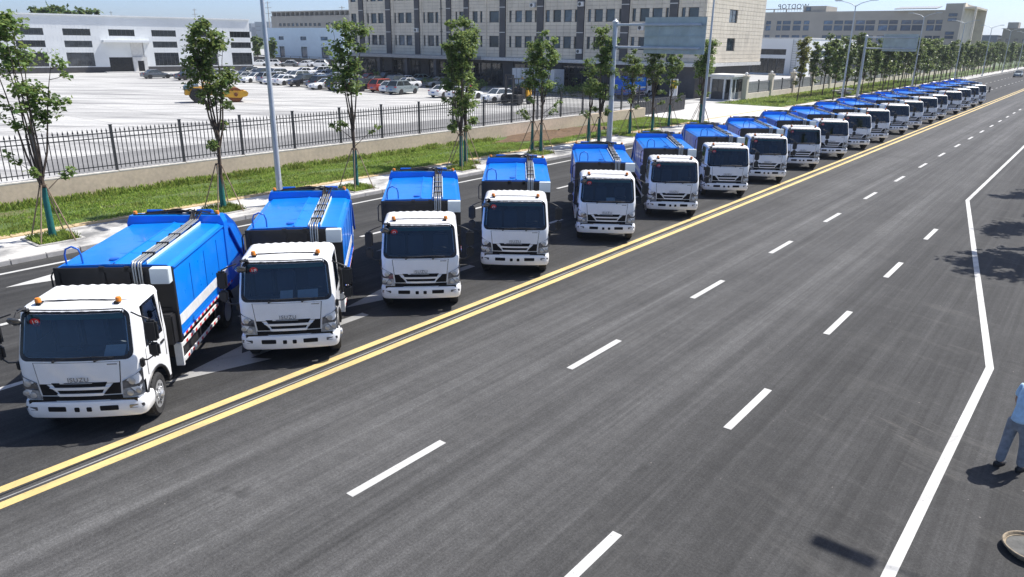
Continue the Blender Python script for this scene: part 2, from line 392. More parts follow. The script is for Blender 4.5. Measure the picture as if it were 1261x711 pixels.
# ------------------------------------------------------------------ grass
def grass(name, n, fx, z, label, hmin, hmax, seed, wd=.02, bare=None):
    rs = np.random.RandomState(seed); xy = fx(rs, n); n = len(xy)
    cl = np.sin(xy[:, 0]*2.3+1.3*np.sin(xy[:, 1]*1.1))*np.sin(xy[:, 1]*1.9+xy[:, 0])
    h = rs.uniform(hmin, hmax, n)*(1+.2*cl); a = rs.uniform(0, 2*np.pi, n); t = rs.uniform(0, 2*np.pi, n); lean = rs.uniform(.1, .8, n)*h
    wx, wy = np.cos(a)*wd, np.sin(a)*wd; lx, ly = np.cos(t)*lean, np.sin(t)*lean
    V = np.empty((n, 4, 3), np.float32)
    V[:, 0] = np.c_[xy[:, 0]-wx, xy[:, 1]-wy, np.full(n, z)]; V[:, 1] = np.c_[xy[:, 0]+wx, xy[:, 1]+wy, np.full(n, z)]
    V[:, 2] = np.c_[xy[:, 0]+lx+wx*.5, xy[:, 1]+ly+wy*.5, z+h*.75]; V[:, 3] = np.c_[xy[:, 0]+lx*.9-wx*.4, xy[:, 1]+ly*.9-wy*.4, z+h]
    return tag(link(name, fast_mesh(name, V.reshape(-1, 3), np.arange(4*n).reshape(n, 4), M['grass'])), label, 'grass', kind='stuff')
def strip(x0, x1, y0, y1):
    def f(rs, n):
        p = np.c_[rs.uniform(x0, x1, n), rs.uniform(y0, y1, n)]
        keep = ~((p[:, 0] < -30.2) & (p[:, 1] > 39) & (p[:, 1] < 52) & (rs.rand(n) < .97))
        bald = (np.sin(p[:, 0]*1.7+.8*np.sin(p[:, 1]*.6))*np.sin(p[:, 1]*.75+1.1*np.sin(p[:, 0]*1.3)) > .62) & (rs.rand(len(p)) < .8)
        ditch_shade = (np.abs(p[:, 0]+31.0+.35*np.sin(p[:, 1]*.4)) < .16) & (rs.rand(len(p)) < .75)  # blades thinned along a line to imitate a shaded ditch
        return p[keep & ~bald & ~ditch_shade]
    return f
grass('verge_grass', 120000, strip(-33.4, -28.35, 3, 62), .14, 'unmown green grass on the verge between pavement and fence wall', .03, .12, 1)
grass('wall_weeds', 9000, strip(-33.45, -32.6, 3, 40), .14, 'taller weeds along the foot of the fence wall', .08, .3, 2, .025)
grass('far_grass', 26000, strip(-35.2, -28.4, 83.5, 165), .14, 'short green grass beside the far pavement past the driveway', .08, .25, 3, .05)
# ------------------------------------------------------------------ fence on its low wall
def fence_and_wall():
    wl = thing('boundary_wall', 'low beige rendered wall carrying the black picket fence along the verge', 'wall', (-33.7, 30, 0))
    MB().box(-.2, .2, -70, 31.6, 0, 1.0).build('wall_body', M['wallc'], wl)
    cap = MB().box(-.206, .206, .008, 3.09, .998, 1.06).mesh('coping_stone', M['wallcap'], bevel=.012)
    for k in range(-12, 11): link('coping_stone', cap, wl, (0, -12.8+3.1*k, 0))
    fn = thing('picket_fence', 'black spear topped picket fence on the low beige wall', 'fence', (-33.7, 30, 1.06))
    post = MB().box(-.05, .05, -.05, .05, 0, 1.95).box(-.065, .065, -.065, .065, 1.95, 1.98).mesh('post', M['iron'])
    N = 20
    ys = [1.7+3.1*k for k in range(N)]
    for y in ys: link('post', post, fn, (0, y-30, 0))
    rail = MB().box(-.018, .018, .05, 3.05, -.02, .02).mesh('rail', M['iron'])
    for y in ys[:-1]:
        for z in (.22, 1.42, 1.62): link('rail', rail, fn, (0, y-30, z))
    pk = MB().box(-.015, .015, -.015, .015, .08, 1.68).add([(-.04, 0, 1.70), (.04, 0, 1.70), (0, -.04, 1.70), (0, .04, 1.70), (0, 0, 1.86), (0, 0, 1.66)],
        [(0, 3, 4), (3, 1, 4), (1, 2, 4), (2, 0, 4), (0, 3, 5), (3, 1, 5), (1, 2, 5), (2, 0, 5)]).mesh('picket', M['iron'])
    for y in ys[:-1]:
        for j in range(1, 16): link('picket', pk, fn, (0, y-30+3.1*j/16, 0))
fence_and_wall()
def yard_gate():
    g = thing('sliding_gate', 'black folding gate drawn across the end of the picket fence', 'gate', (-34.4, 66.5, .12))
    for y0, y1 in ((-5.6, -2.0), (-1.95, 1.6), (1.65, 5.0)):
        p = MB()
        for k in range(12):
            y = y0+(y1-y0)*k/11
            p.box(-.03, .03, y-.05, y+.05, .08, 1.55)
        p.box(-.04, .04, y0, y1, .1, .2).box(-.04, .04, y0, y1, 1.4, 1.5).box(-.012, .012, y0, y1, .2, 1.3)
        p.build('gate_leaf', M['iron'], g)
yard_gate()

# ------------------------------------------------------------------ trees
def leaf_cloud(rs, centres, rad, per, size):
    V = []; n = 0
    c = np.repeat(np.asarray(centres), per, axis=0); n = len(c)
    rr = np.repeat(np.asarray(rad), per)
    d = rs.normal(size=(n, 3)); d /= np.linalg.norm(d, axis=1)[:, None]
    p = c+d*(rr*rs.uniform(.15, 1, n)**.6)[:, None]*np.array([1, 1, .8])
    t = rs.normal(size=(n, 3)); t[:, 2] = t[:, 2]*.45-.35; t /= np.linalg.norm(t, axis=1)[:, None]
    wv = np.cross(t, rs.normal(size=(n, 3))*.6+np.array([0, 0, 1.])); wv /= np.linalg.norm(wv, axis=1)[:, None]+1e-6
    s = rs.uniform(.7, 1.25, n)[:, None]*size
    nn = np.cross(wv, t)
    V = np.empty((n, 4, 3)); V[:, 0] = p; V[:, 1] = p+t*s*.5+wv*s*.42+nn*s*.12; V[:, 2] = p+t*s; V[:, 3] = p+t*s*.5-wv*s*.42+nn*s*.12
    return V.reshape(-1, 3), np.arange(4*n).reshape(n, 4)
def tree_meshes(seed, H=7.0, split=2.9, nb=6, spread=.75, per=30, size=.17, low=.28, sides=5, dens=1.0):
    rnd = random.Random(seed); rs = np.random.RandomState(seed); mb = MB(); C = []; Rr = []
    lean = Vector((rnd.uniform(-.12, .12), rnd.uniform(-.12, .12), 0))
    def tr(z): return lean*(z/split)**1.5
    top = tr(split)+Vector((0, 0, split))
    mb.tube([tr(z)+Vector((0, 0, z)) for z in (0, .25, split*.4, split*.75, split)], [.105, .085, .075, .068, .062], sides+2)
    for b in range(nb):
        a = 2*math.pi*b/nb+rnd.uniform(-.4, .4); rr = spread*rnd.uniform(.35, 1.1) if b else .1
        h0 = split-rnd.uniform(0, .55); h1 = H*rnd.uniform(.83, 1.0) if b else H
        pts = []
        for i in range(6):
            t = i/5; r_ = rr*(t**.75); z = h0+(h1-h0)*t
            pts.append(tr(h0)+Vector((math.cos(a)*r_+.06*math.sin(5*t+b), math.sin(a)*r_+.06*math.cos(4*t+b), z)))
        mb.tube(pts, [.042*(1-t/5.6) for t in range(6)], sides)
        def at(t):
            i = min(4, int(t*5)); return pts[i].lerp(pts[i+1], t*5-i)
        for k in range(int(9*dens)):
            t = low+(1-low)*rnd.random()**.8
            p = at(min(.999, t)); aa = rnd.uniform(0, 6.28); ln = rnd.uniform(.25, .75)*(1.15-t*.6)
            q = p+Vector((math.cos(aa)*ln, math.sin(aa)*ln, ln*rnd.uniform(.2, .9)))
            mb.tube([p, p.lerp(q, .5)+Vector((0, 0, -.03)), q], [.014, .01, .006], 3, caps=False)
            C.append(q); Rr.append(rnd.uniform(.16, .36))
            if rnd.random() < .6: C.append(p.lerp(q, .55)); Rr.append(rnd.uniform(.12, .25))
        C.append(pts[-1]); Rr.append(.3)
    for k in range(3):       # lower side shoots
        z = rnd.uniform(split*.62, split*.98); aa = rnd.uniform(0, 6.28); ln = rnd.uniform(.5, 1.15)
        p = tr(z)+Vector((0, 0, z)); q = p+Vector((math.cos(aa)*ln, math.sin(aa)*ln, ln*.75))
        mb.tube([p, p.lerp(q, .5)+Vector((0, 0, .04)), q], [.018, .012, .006], 4, caps=False); C += [q, p.lerp(q, .75)]; Rr += [.2, .13]
    V, F = leaf_cloud(rs, [tuple(c) for c in C], Rr, per, size)
    return mb.mesh('trunk', M['bark'], smooth=50), fast_mesh('crown', V, F, M['leaf2'] if seed % 3 == 0 or seed >= 70 else M['leaf'])
NEAR_T = [tree_meshes(11, 7.0, 2.3, 7, 1.0, 27, .15, .34, 5, .9), tree_meshes(22, 7.1, 3.0, 7, .85, 36, .145, .24, 5, 1.0), tree_meshes(34, 7.2, 2.9, 5, .62, 31, .145, .28, 5, 1.0),
          tree_meshes(47, 7.4, 2.3, 6, .7, 46, .15, .15), tree_meshes(58, 6.8, 2.8, 5, .6, 28, .14, .33, 5, .85), tree_meshes(61, 7.0, 3.0, 6, .8, 33, .145, .26)]
FAR_T = [tree_meshes(70+i, 7.2, 2.7, 6, .62+.09*i, 16, .27, .05, 3, 1.1) for i in range(5)]
wrap_me = MB().tube([(0, 0, .05), (.004, 0, .5), (0, .004, 1.0), (0, 0, 1.75)], [.125, .108, .10, .09], 10).mesh('trunk_wrap', M['wrap'], smooth=60)
tie_me = MB().lathe([(.10, 0), (.12, .01), (.12, .07), (.10, .08)], (0, 0, 1.78), 'z', 10).mesh('tie_band', M['bark'])
pit_rs = np.random.RandomState(9)
def pit_mesh():
    rs = np.random.RandomState(12); n = 1500; h = rs.uniform(.05, .22, n); a = rs.uniform(0, 6.28, n)
    x, y = rs.uniform(-.62, .62, n), rs.uniform(-.62, .62, n); wx, wy = np.cos(a)*.016, np.sin(a)*.016; l = rs.uniform(-.1, .1, (n, 2))
    V = np.empty((n, 4, 3)); V[:, 0] = np.c_[x-wx, y-wy, h*0]; V[:, 1] = np.c_[x+wx, y+wy, h*0]; V[:, 2] = np.c_[x+l[:, 0]+wx*.5, y+l[:, 1], h*.8]; V[:, 3] = np.c_[x+l[:, 0]-wx*.4, y+l[:, 1], h]
    return fast_mesh('tree_pit_grass', V.reshape(-1, 3), np.arange(4*n).reshape(n, 4), M['grass'])
pit_grass = pit_mesh()
pit_soil = MB().box(-.66, .66, -.66, .66, 0, .155).mesh('tree_pit_soil', M['soil'])
kerbbar = MB().box(-.74, .74, -.05, .05, 0, .175).mesh('pit_kerb_stone', M['kerb'], bevel=.01)
def place_tree(x, y, k, rz, label, s=1.0, wrap=True, stakes=True, pit=True, z=.14, group='young trees along the pavement'):
    t = thing('street_tree', label, 'tree', (x, y, z), 0, group)
    for nm, me in zip(('trunk', 'crown'), NEAR_T[k]):
        o = link(nm, me, t, rotz=rz); o.scale = (s, s, s)
    if wrap: link('trunk_wrap', wrap_me, t); link('tie_band', tie_me, t)
    if stakes:
        for j in range(4):
            a = .6+j*math.pi/2+(.2 if j % 2 else -.1)
            MB().tube([(math.cos(a)*.11, math.sin(a)*.11, 1.85), (math.cos(a)*.86, math.sin(a)*.86, -.02)], .024, 5).build('support_stake', M['stake'], t)
    if pit:
        p = tag(link('tree_pit', pit_soil, None, (x, y, .004)), kind='structure')
        for dx, dy, r_ in ((0, -.7, 0), (0, .7, 0), (-.7, 0, math.pi/2), (.7, 0, math.pi/2)):
            link('pit_kerb_stone', kerbbar, p, (dx, dy, 0), r_)
        tag(link('pit_grass', pit_grass, None, (x, y, .158)), 'dry grass tuft filling a square tree pit in the pavement', 'grass', kind='stuff')
NEAR = [(-26.95, 8.85, 0, 0.3, 'leftmost young tree, wide sparse crown over the near white truck row end'),
        (-26.75, 15.0, 1, 1.0, 'young tree with bushy crown in front of the yellow road roller'),
        (-26.3, 21.4, 2, 2.1, 'slim two stemmed tree between the second and third garbage trucks'),
        (-26.45, 28.7, 3, .4, 'thin trunk tree just left of the bright green bushy tree'),
        (-27.4, 30.1, 3, 1.8, 'bright green bushy young tree above the third and fourth trucks'),
        (-27.6, 36.5, 4, 1.2, 'small forked tree with few leaves beside the wheel loader'),
        (-26.7, 36.2, 5, 4.2, 'tall slender tree in front of the white site boxes'),
        (-27.4, 42.6, 4, 2.2, 'low tree partly behind the tall dark tree left of the sign gantry'),
        (-26.2, 42.0, 3, 3.3, 'narrow dense column shaped tree just left of the sign gantry pole'),
        (-27.3, 48.0, 5, 2.6, 'young tree right of the gantry pole in front of a grey lamp head'),
        (-27.0, 50.9, 1, 5.0, 'leafy tree under the left half of the blank sign panel'),
        (-28.2, 56.0, 5, 3.9, 'tree beside the yellow notice at the driveway'),
        (-26.6, 58.6, 2, 2.5, 'dark narrow tree under the right edge of the blank sign panel'),
        (-27.4, 60.2, 1, 3.7, 'tree with yellowish side branches behind the second lamp post')]
for i, (x, y, k, rz, lb) in enumerate(NEAR): place_tree(x, y, k, rz, lb, s=[1, 1, 1, .92, 1, .95, 1, .8, .98, .85, .93, .85, .95, .95][i], pit=(i not in (5, 7, 11)))
# the far side of the driveway: a thin yellow-topped tree, then two dense rows
M['leafy'] = leaf_mat('yellowing_leaves', [(.09, .11, .02), (.16, .16, .03), (.2, .17, .04)])
yt = thing('street_tree', 'thin tree with a yellowing top in front of the cream pillars', 'tree', (-29.6, 92, .14), 0, 'young trees along the pavement')
link('trunk', FAR_T[0][0], yt); cm = FAR_T[0][1].copy(); cm.materials[0] = M['leafy']; link('crown', cm, yt)
rt = random.Random(5); nfar = 0; cnt = [0, 0]
for row, x0 in enumerate((-27.3, -30.6)):
    y = 99.0+row*2.5
    while y < 420:
        k = rt.randrange(5); s = rt.uniform(.85, 1.12)
        OR = 'first second third fourth fifth sixth seventh eighth ninth tenth eleventh twelfth'.split()
        idx = cnt[row]; cnt[row] += 1
        lb = (OR[idx]+' tree of the far '+('kerb side' if row == 0 else 'wall side')+' row counted from the driveway') if idx < 12 else 'slim tree deep in the dense dark green rows along the far pavement'
        t = thing('street_tree', lb, 'tree', (x0+rt.uniform(-.35, .35), y, .14), 0, 'trees in the far double row')
        for nm, me in zip(('trunk', 'crown'), FAR_T[k]):
            o = link(nm, me, t, rotz=rt.uniform(0, 6.28)); o.scale = (s, s, s)
        nfar += 1
        y += rt.uniform(3.8, 5.0) if y < 200 else rt.uniform(6, 7.5)
# trees standing right of the road (their shadows fall across the lane)
for x, y, k, lb in ((.35, 37.9, 4, 'middle'), (.65, 32.4, 2, 'nearest'), (-.1, 46.6, 4, 'farthest')):
    place_tree(x, y, k, y, lb+' of three street trees right of the road, shading the lane edge', 1.4, False, False, True, 0, 'trees right of the road')

# ------------------------------------------------------------------ lamp posts and sign gantries
M['lamp_glass'] = paint('lamp_cover', (.6, .62, .62), .25)
def lamp_post(x, y, label, arm=1.7, two=True, hgt=11.0, thick=1.0):
    t = thing('lamp_post', label, 'lamp post', (x, y, .14), 0, 'street lamps along the pavement')
    MB().tube([(0, 0, 0), (0, 0, 3), (0, 0, 7), (0, 0, hgt)], [.12, .105, .085, .055], 12).build('pole', M['galv'], t, smooth=50)
    b = MB().box(-.22, .22, -.22, .22, 0, .04)
    for a in range(4): b.add([(0, 0, .04), (.19*math.cos(a*1.571), .19*math.sin(a*1.571), .04), (.115*math.cos(a*1.571), .115*math.sin(a*1.571), .4)], [(0, 1, 2)])
    b.build('base_plate', M['galv'], t)
    MB().box(.10, .135, -.07, .07, .6, 1.0).build('service_door', M['galv'], t, bevel=.008)
    for sx in ((1, -1) if two else (-1,)):
        MB().tube([(0, 0, hgt-.1), (sx*.6, 0, hgt+.25), (sx*arm, 0, hgt+.55)], [.045*thick, .04*thick, .035*thick], 8).build('arm', M['galv'], t, smooth=50)
        hd = MB().box(-.42, .42, -.14, .14, -.05, .05).build('lamp_head', M['galv'], t, bevel=.03, loc=(sx*(arm+.3), 0, hgt+.58))
        MB().box(-.32, .32, -.1, .1, -.075, -.052).build('lamp_cover', M['lamp_glass'], hd)
lamp_post(-25.95, 17.1, 'tall white lamp post rising between the first two garbage trucks')
lamp_post(-25.6, 56.8, 'white lamp post right of the blank sign panel')
lamp_post(-25.6, 96.0, 'lamp post left of the far sign gantry')
lamp_post(-25.6, 135.2, 'lamp post right of the far sign gantry panel')
lamp_post(-25.6, 174.4, 'lamp post in front of the right end of the tree row')
for y, lb in ((213.6, 'sixth lamp post from the left, above the far trees'), (252.8, 'seventh lamp post from the left, small above the far trees'), (292, 'tiny lamp post farthest along the road')): lamp_post(-25.6, y, lb)
# out-of-view lamp, arm thinned so only its head shades the road in front
lamp_post(3.8, 16.15, 'lamp post on the right side of the road with its arm over the lane', 1.8, False, 11.0, .45)
def gantry(x, y, label, pw, ph, letters=False):
    t = thing('sign_gantry', label, 'road sign', (x, y, .14), 0, 'sign gantries along the pavement')
    MB().tube([(0, 0, 0), (0, 0, 4), (0, 0, 7.75)], [.19, .165, .145], 16).build('pole', M['galv'], t, smooth=50)
    MB().lathe([(.15, 0), (.2, .02), (.2, .1), (.05, .22), (.02, .3)], (0, 0, 7.7), 'z', 14).build('pole_cap', M['galv'], t, smooth=40)
    MB().box(-.3, .3, -.3, .3, 0, .05).build('base_plate', M['galv'], t)
    for z in (7.6, 6.27):
        MB().tube([(0, -.02, z), (5.85, -.02, z)], .08, 10).lathe([(.11, .12), (.11, .2)], (0, 0, z), 'x', 12).build('arm', M['galv'], t, smooth=50)
    pn = MB().box(2.05, 6.1, .13, .16, 5.93, 8.03).build('sign_panel', M['steel'], t)
    for z in (7.6, 6.27, 6.95): MB().box(2.1, 6.05, .068, .128, z-.03, z+.03).build('panel_rail', M['steel'], pn)
    for xx in (3.05, 4.08, 5.1): MB().box(xx-.008, xx+.008, .118, .1295, 5.95, 8.01).build('panel_seam', M['galv'], pn)
    if letters:
        me = text_mesh('\u25CF', 1.0)
    return t
gantry(-25.45, 42.1, 'white sign gantry with a blank grey panel rising behind the fifth truck', 4, 2.1)
gantry(-26.6, 107.0, 'smaller distant sign gantry with a grey panel in front of the far tree row', 4, 2.1)
# ------------------------------------------------------------------ garbage trucks
M['cab'] = paint('white_cab_paint', (.86, .87, .88), .32, var=.03, coat=.6, dirt=((.58, .57, .54), .2, 2.2), rnd=.03)
def dark_lining(m):
    """sheet metal painted outside, lined dark inside"""
    nt = m.node_tree; b = nt.nodes['Principled BSDF']; src = b.inputs['Base Color'].links[0].from_socket
    gm = nt.nodes.new('ShaderNodeNewGeometry'); mx = nt.nodes.new('ShaderNodeMix'); mx.data_type = 'RGBA'
    nt.links.new(gm.outputs['Backfacing'], mx.inputs[0]); nt.links.new(src, mx.inputs[6]); mx.inputs[7].default_value = (.02, .022, .026, 1)
    nt.links.new(mx.outputs[2], b.inputs['Base Color'])
dark_lining(M['cab'])
M['blue'] = paint('blue_body_paint', (.001, .19, .72), .30, var=.08, scale=1.4, coat=.35, dirt=((.06, .24, .62), .3, 1.6), rnd=.06)
warp = M['blue'].node_tree; _b = warp.nodes.new('ShaderNodeBump'); _n = warp.nodes.new('ShaderNodeTexNoise'); _n.inputs['Scale'].default_value = 1.7; _b.inputs['Strength'].default_value = .35; _b.inputs['Distance'].default_value = .03
warp.links.new(_n.outputs['Fac'], _b.inputs['Height']); warp.links.new(_b.outputs['Normal'], warp.nodes['Principled BSDF'].inputs['Normal'])
M['blue2'] = paint('blue_hopper_paint', (.002, .10, .50), .30, var=.10, scale=1.4, coat=.35)
M['black'] = paint('black_bodywork', (.014, .014, .016), .5, var=.3)
M['plastic'] = paint('black_plastic', (.02, .02, .022), .45, var=.2)
M['rubber'] = paint('tyre_rubber', (.022, .022, .023), .85, var=.3, dirt=((.10, .09, .08), .35, 4))
M['rim'] = paint('silver_wheel_steel', (.52, .53, .54), .35, .6, var=.1)
M['chassis'] = paint('chassis_black', (.018, .018, .02), .6, var=.3, dirt=((.08, .07, .06), .4, 5))
M['screen'] = glass_thin('tinted_windscreen', (.58, .70, .78))
M['hole_shade'] = paint('opening_shade_black', (.006, .006, .007), .95)  # flat black that stands for the shade inside openings
M['frit'] = paint('windscreen_black_edge', (.008, .008, .009), .25)
M['lens'] = paint('headlamp_lens', (.36, .38, .40), .10, .4, var=.5, scale=16, coat=1)
M['lens_dark'] = paint('headlamp_dark_lens', (.13, .13, .135), .12, .4, var=.5, scale=18, coat=1)
M['chrome'] = paint('chrome', (.45, .46, .48), .18, .9, var=.05)
M['amber'] = paint('amber_plastic', (.80, .24, .02), .3, var=.1, coat=.4)
M['whitebox'] = paint('pale_tank_paint', (.62, .68, .70), .45, var=.05)
M['reflect'] = paint('white_reflective_tape', (.70, .71, .70), .4, var=.08, scale=8)
M['redtape'] = paint('red_tape', (.55, .02, .02), .5)
M['pipe'] = paint('zinc_pipe', (.40, .40, .38), .35, .55, var=.1)
M['hose'] = paint('black_hose', (.012, .012, .013), .55)
M['seat'] = paint('grey_seat_cloth', (.045, .055, .075), .9, var=.25)
M['dash'] = paint('grey_dashboard', (.010, .012, .016), .7, var=.2)
M['paper'] = paint('white_paper', (.75, .78, .8), .7, var=.06, scale=14)
M['green'] = paint('green_sun_strip', (.004, .16, .11), .4)
M['sticker'] = paint('red_sticker', (.62, .015, .02), .4)
M['white'] = paint('white_print', (.8, .8, .8), .5, var=.03)

ZK = [.60, .68, 1.00, 1.42, 1.47, 2.20, 2.24, 2.285, 2.315]
YK = [-.05, -.035, -.02, -.03, -.055, -.27, -.30, -.37, -.47]
HK = [.955, .97, .985, .99, .99, .935, .915, .885, .82]
CR = .13
def kn(z, K): return float(np.interp(z, ZK, K))
def surf(p, z, off=0.):
    """cab skin: p is metres along the outline from the centre line (+ = truck's right), z height"""
    hw = kn(z, HK); yf = kn(z, YK); fw = hw-CR; a = abs(p); sg = 1 if p >= 0 else -1
    if a <= fw: x, y, nx, ny = a, yf-.05*(a/fw)**2, .09*a, 1.
    elif a <= fw+CR*math.pi/2:
        t = (a-fw)/CR; x, y, nx, ny = fw+CR*math.sin(t), yf-.05-CR*(1-math.cos(t)), math.sin(t), math.cos(t)
    else: x, y, nx, ny = hw, yf-.05-CR-(a-fw-CR*math.pi/2), 1., 0.
    dz = .02; sl = (kn(z+dz, YK)-kn(z-dz, YK))/(2*dz)*ny + (kn(z+dz, HK)-kn(z-dz, HK))/(2*dz)*(1-ny)*.9
    n = Vector((sg*nx, ny, -sl)).normalized()
    return Vector((sg*x, y, z))+n*off
def pside(y, z): return kn(z, HK)-CR+CR*math.pi/2+(kn(z, YK)-.05-CR-y)     # outline length at a side point
CAB_BACK = -1.44
def cab_shell():
    mb = MB()
    zs = [.60, .64, .68, .80, .95, 1.2, 1.42, 1.49, 1.7, 1.95, 2.19, 2.22, 2.24, 2.265, 2.285, 2.305, 2.315]
    tt = [-1, -.985, -.9, -.75, -.5, -.25, 0, .25, .5, .75, .9, .985, 1]
    def ring(z):
        hw = kn(z, HK); fw = hw-CR; y0 = kn(z, YK)-.05-CR
        sy = [CAB_BACK, -1.25, -1.1, -.93, -.75, -.60]
        ps = []
        L = [(-hw, y) for y in sy]
        R_ = [(hw, y) for y in sy[::-1]]
        arc = [surf(-(fw+CR*a), z) for a in (math.pi/2, 1.18, .79, .4)]
        fr = [surf(fw*t*.999, z) for t in tt]
        arc2 = [surf(fw+CR*a, z) for a in (.4, .79, 1.18, math.pi/2)]
        return [Vector((x, y, z)) for x, y in L]+arc+fr+arc2+[Vector((x, y, z)) for x, y in R_]
    rings = [ring(z) for z in zs]; n = len(rings[0]); vs = [q for r_ in rings for q in r_]; fs = []
    for i in range(len(zs)-1):
        zc = (zs[i]+zs[i+1])/2
        for j in range(n-1):
            q = [rings[i][j], rings[i][j+1], rings[i+1][j], rings[i+1][j+1]]; xc = sum(v.x for v in q)/4; yc = sum(v.y for v in q)/4
            front = yc > kn(zc, YK)-.055
            side = abs(xc) > kn(zc, HK)-.03
            if front and 1.49 < zc < 2.19 : continue                       # windscreen opening
            if side and 1.49 < zc < 2.19 and -1.25 < yc < -.60: continue    # side windows
            if side and zc < .95 and yc < -.30: continue                     # wheel arches
            fs.append((i*n+j, i*n+j+1, (i+1)*n+j+1, (i+1)*n+j))
        fs.append((i*n+n-1, i*n, (i+1)*n, (i+1)*n+n-1))
    fs.append(tuple((len(zs)-1)*n+j for j in range(n)))
    mb.add(vs, fs)
    # lower side panels with round wheel arches
    for sg in (-1, 1):
        ys = np.linspace(CAB_BACK, -.31, 30); top = []; bot = []
        for y in ys:
            d = .52**2-(y+.78)**2; zb = max(.50, .40+math.sqrt(d)) if d > 0 else .50
            top.append((sg*.983, y, .952)); bot.append((sg*.978, y, min(zb, .95)))
        m_ = len(ys); mb.add(top+bot, [(i, i+1, m_+i+1, m_+i) for i in range(m_-1)])
        mb.tube([(sg*.975, -.78+.535*math.cos(a), .40+.535*math.sin(a)) for a in np.linspace(.2, 2.95, 14)], .03, 6, 1)
    return mb.mesh('cab', [M['cab'], M['plastic']], smooth=38)
def patch_p(pts, off=.006, z_first=False):
    return [surf(p, z, off) for p, z in pts]
def slab(pts_pz, off=.004, th=.012):
    """closed thin plate on the cab skin from an outline of (p, z)"""
    a = [surf(p, z, off-th) for p, z in pts_pz]; b = [surf(p, z, off) for p, z in pts_pz]; n = len(a)
    return a+b, [tuple(range(n, 2*n))]+[(i, (i+1) % n, n+(i+1) % n, n+i) for i in range(n)]
def rrect(x0, x1, z0, z1, r_, n=5):
    out = []
    for cx, cz, a0 in ((x1-r_, z1-r_, 0), (x0+r_, z1-r_, 90), (x0+r_, z0+r_, 180), (x1-r_, z0+r_, 270)):
        for k in range(n+1):
            a = R(a0+90*k/n); out.append((cx+r_*math.cos(a), cz+r_*math.sin(a)))
    return out
def dense(poly, step=.08):
    out = []
    for i in range(len(poly)):
        a, b = poly[i], poly[(i+1) % len(poly)]; m_ = max(1, int(math.hypot(a[0]-b[0], a[1]-b[1])/step))
        out += [(a[0]+(b[0]-a[0])*k/m_, a[1]+(b[1]-a[1])*k/m_) for k in range(m_)]
    return out
def ws_outline(inset):
    """windscreen edge as (p, z): rounded, wider at the bottom"""
    rc = rrect(-1+inset, 1-inset, 1.445+inset*.9, 2.235-inset*.9, .13-inset*.4); pts = []
    for i, a in enumerate(rc):
        b = rc[(i+1) % len(rc)]; m_ = 12 if i % 6 == 5 else 1
        pts += [(a[0]+(b[0]-a[0])*k/m_, a[1]+(b[1]-a[1])*k/m_) for k in range(m_)]
    return [(u*(kn(z, HK)-CR+.055), z) for u, z in pts]
def band(o, i, off):
    a = [surf(p, z, off) for p, z in o]; b = [surf(p, z, off) for p, z in i]; n = len(a)
    return a+b, [(k, (k+1) % n, n+(k+1) % n, n+k) for k in range(n)]
def wheel(parent, x, y, sg, dual=False):
    r_ = .405; w_ = .22
    ws = [0] if not dual else [0, -sg*.27]
    prof = [(.25, -w_/2+.02), (.27, -w_/2), (.36, -w_/2-.005), (.395, -w_/2+.03), (r_, -w_/2+.06), (r_, w_/2-.06), (.395, w_/2-.03), (.36, w_/2+.005), (.27, w_/2), (.25, w_/2-.02)]
    mb = MB()
    for dx in ws: mb.lathe(prof, (dx, 0, 0), 'x', 30)
    for k in range(30):           # tread blocks
        a = 2*math.pi*(k+.5)/30; m_ = Matrix.Rotation(a, 4, 'X')
        mb.box(-.08, .08, -.014, .014, r_-.004, r_+.006, 0, m_)
    t = mb.build('tyre', M['rubber'], parent, smooth=40, loc=(x, y, .405))
    # dished rim with eight black discs for shaded hand holes and wheel nuts
    o = sg*w_/2; d = (.02 if not dual else -.10)*sg
    rm = MB().lathe([(.255, o*.95), (.245, o*.95-sg*.012), (.235, o*.55+d*.3), (.20, o*.65+d*.4), (.15, o*.8+d), (.085, o*.85+d), (.08, o+d+sg*.02), (.05, o+d+sg*.045), (.0, o+d+sg*.045)], (0, 0, 0), 'x', 28)
    for k in range(8):
        a = 2*math.pi*k/8; c = (o*.73+d*.75, .178*math.cos(a), .178*math.sin(a))
        rm.lathe([(.026, -.012*sg), (.026, .016*sg)], c, 'x', 10, 1)
        a += .39; c = (o*.86+d, .115*math.cos(a), .115*math.sin(a)); rm.lathe([(.012, 0), (.012, .025*sg)], c, 'x', 6, 2)
    rm.build('rim', [M['rim'], M['hose'], M['chrome']], t, smooth=35)
    return t
TRUCK_LABEL = 'white cab garbage truck with blue compactor body, '
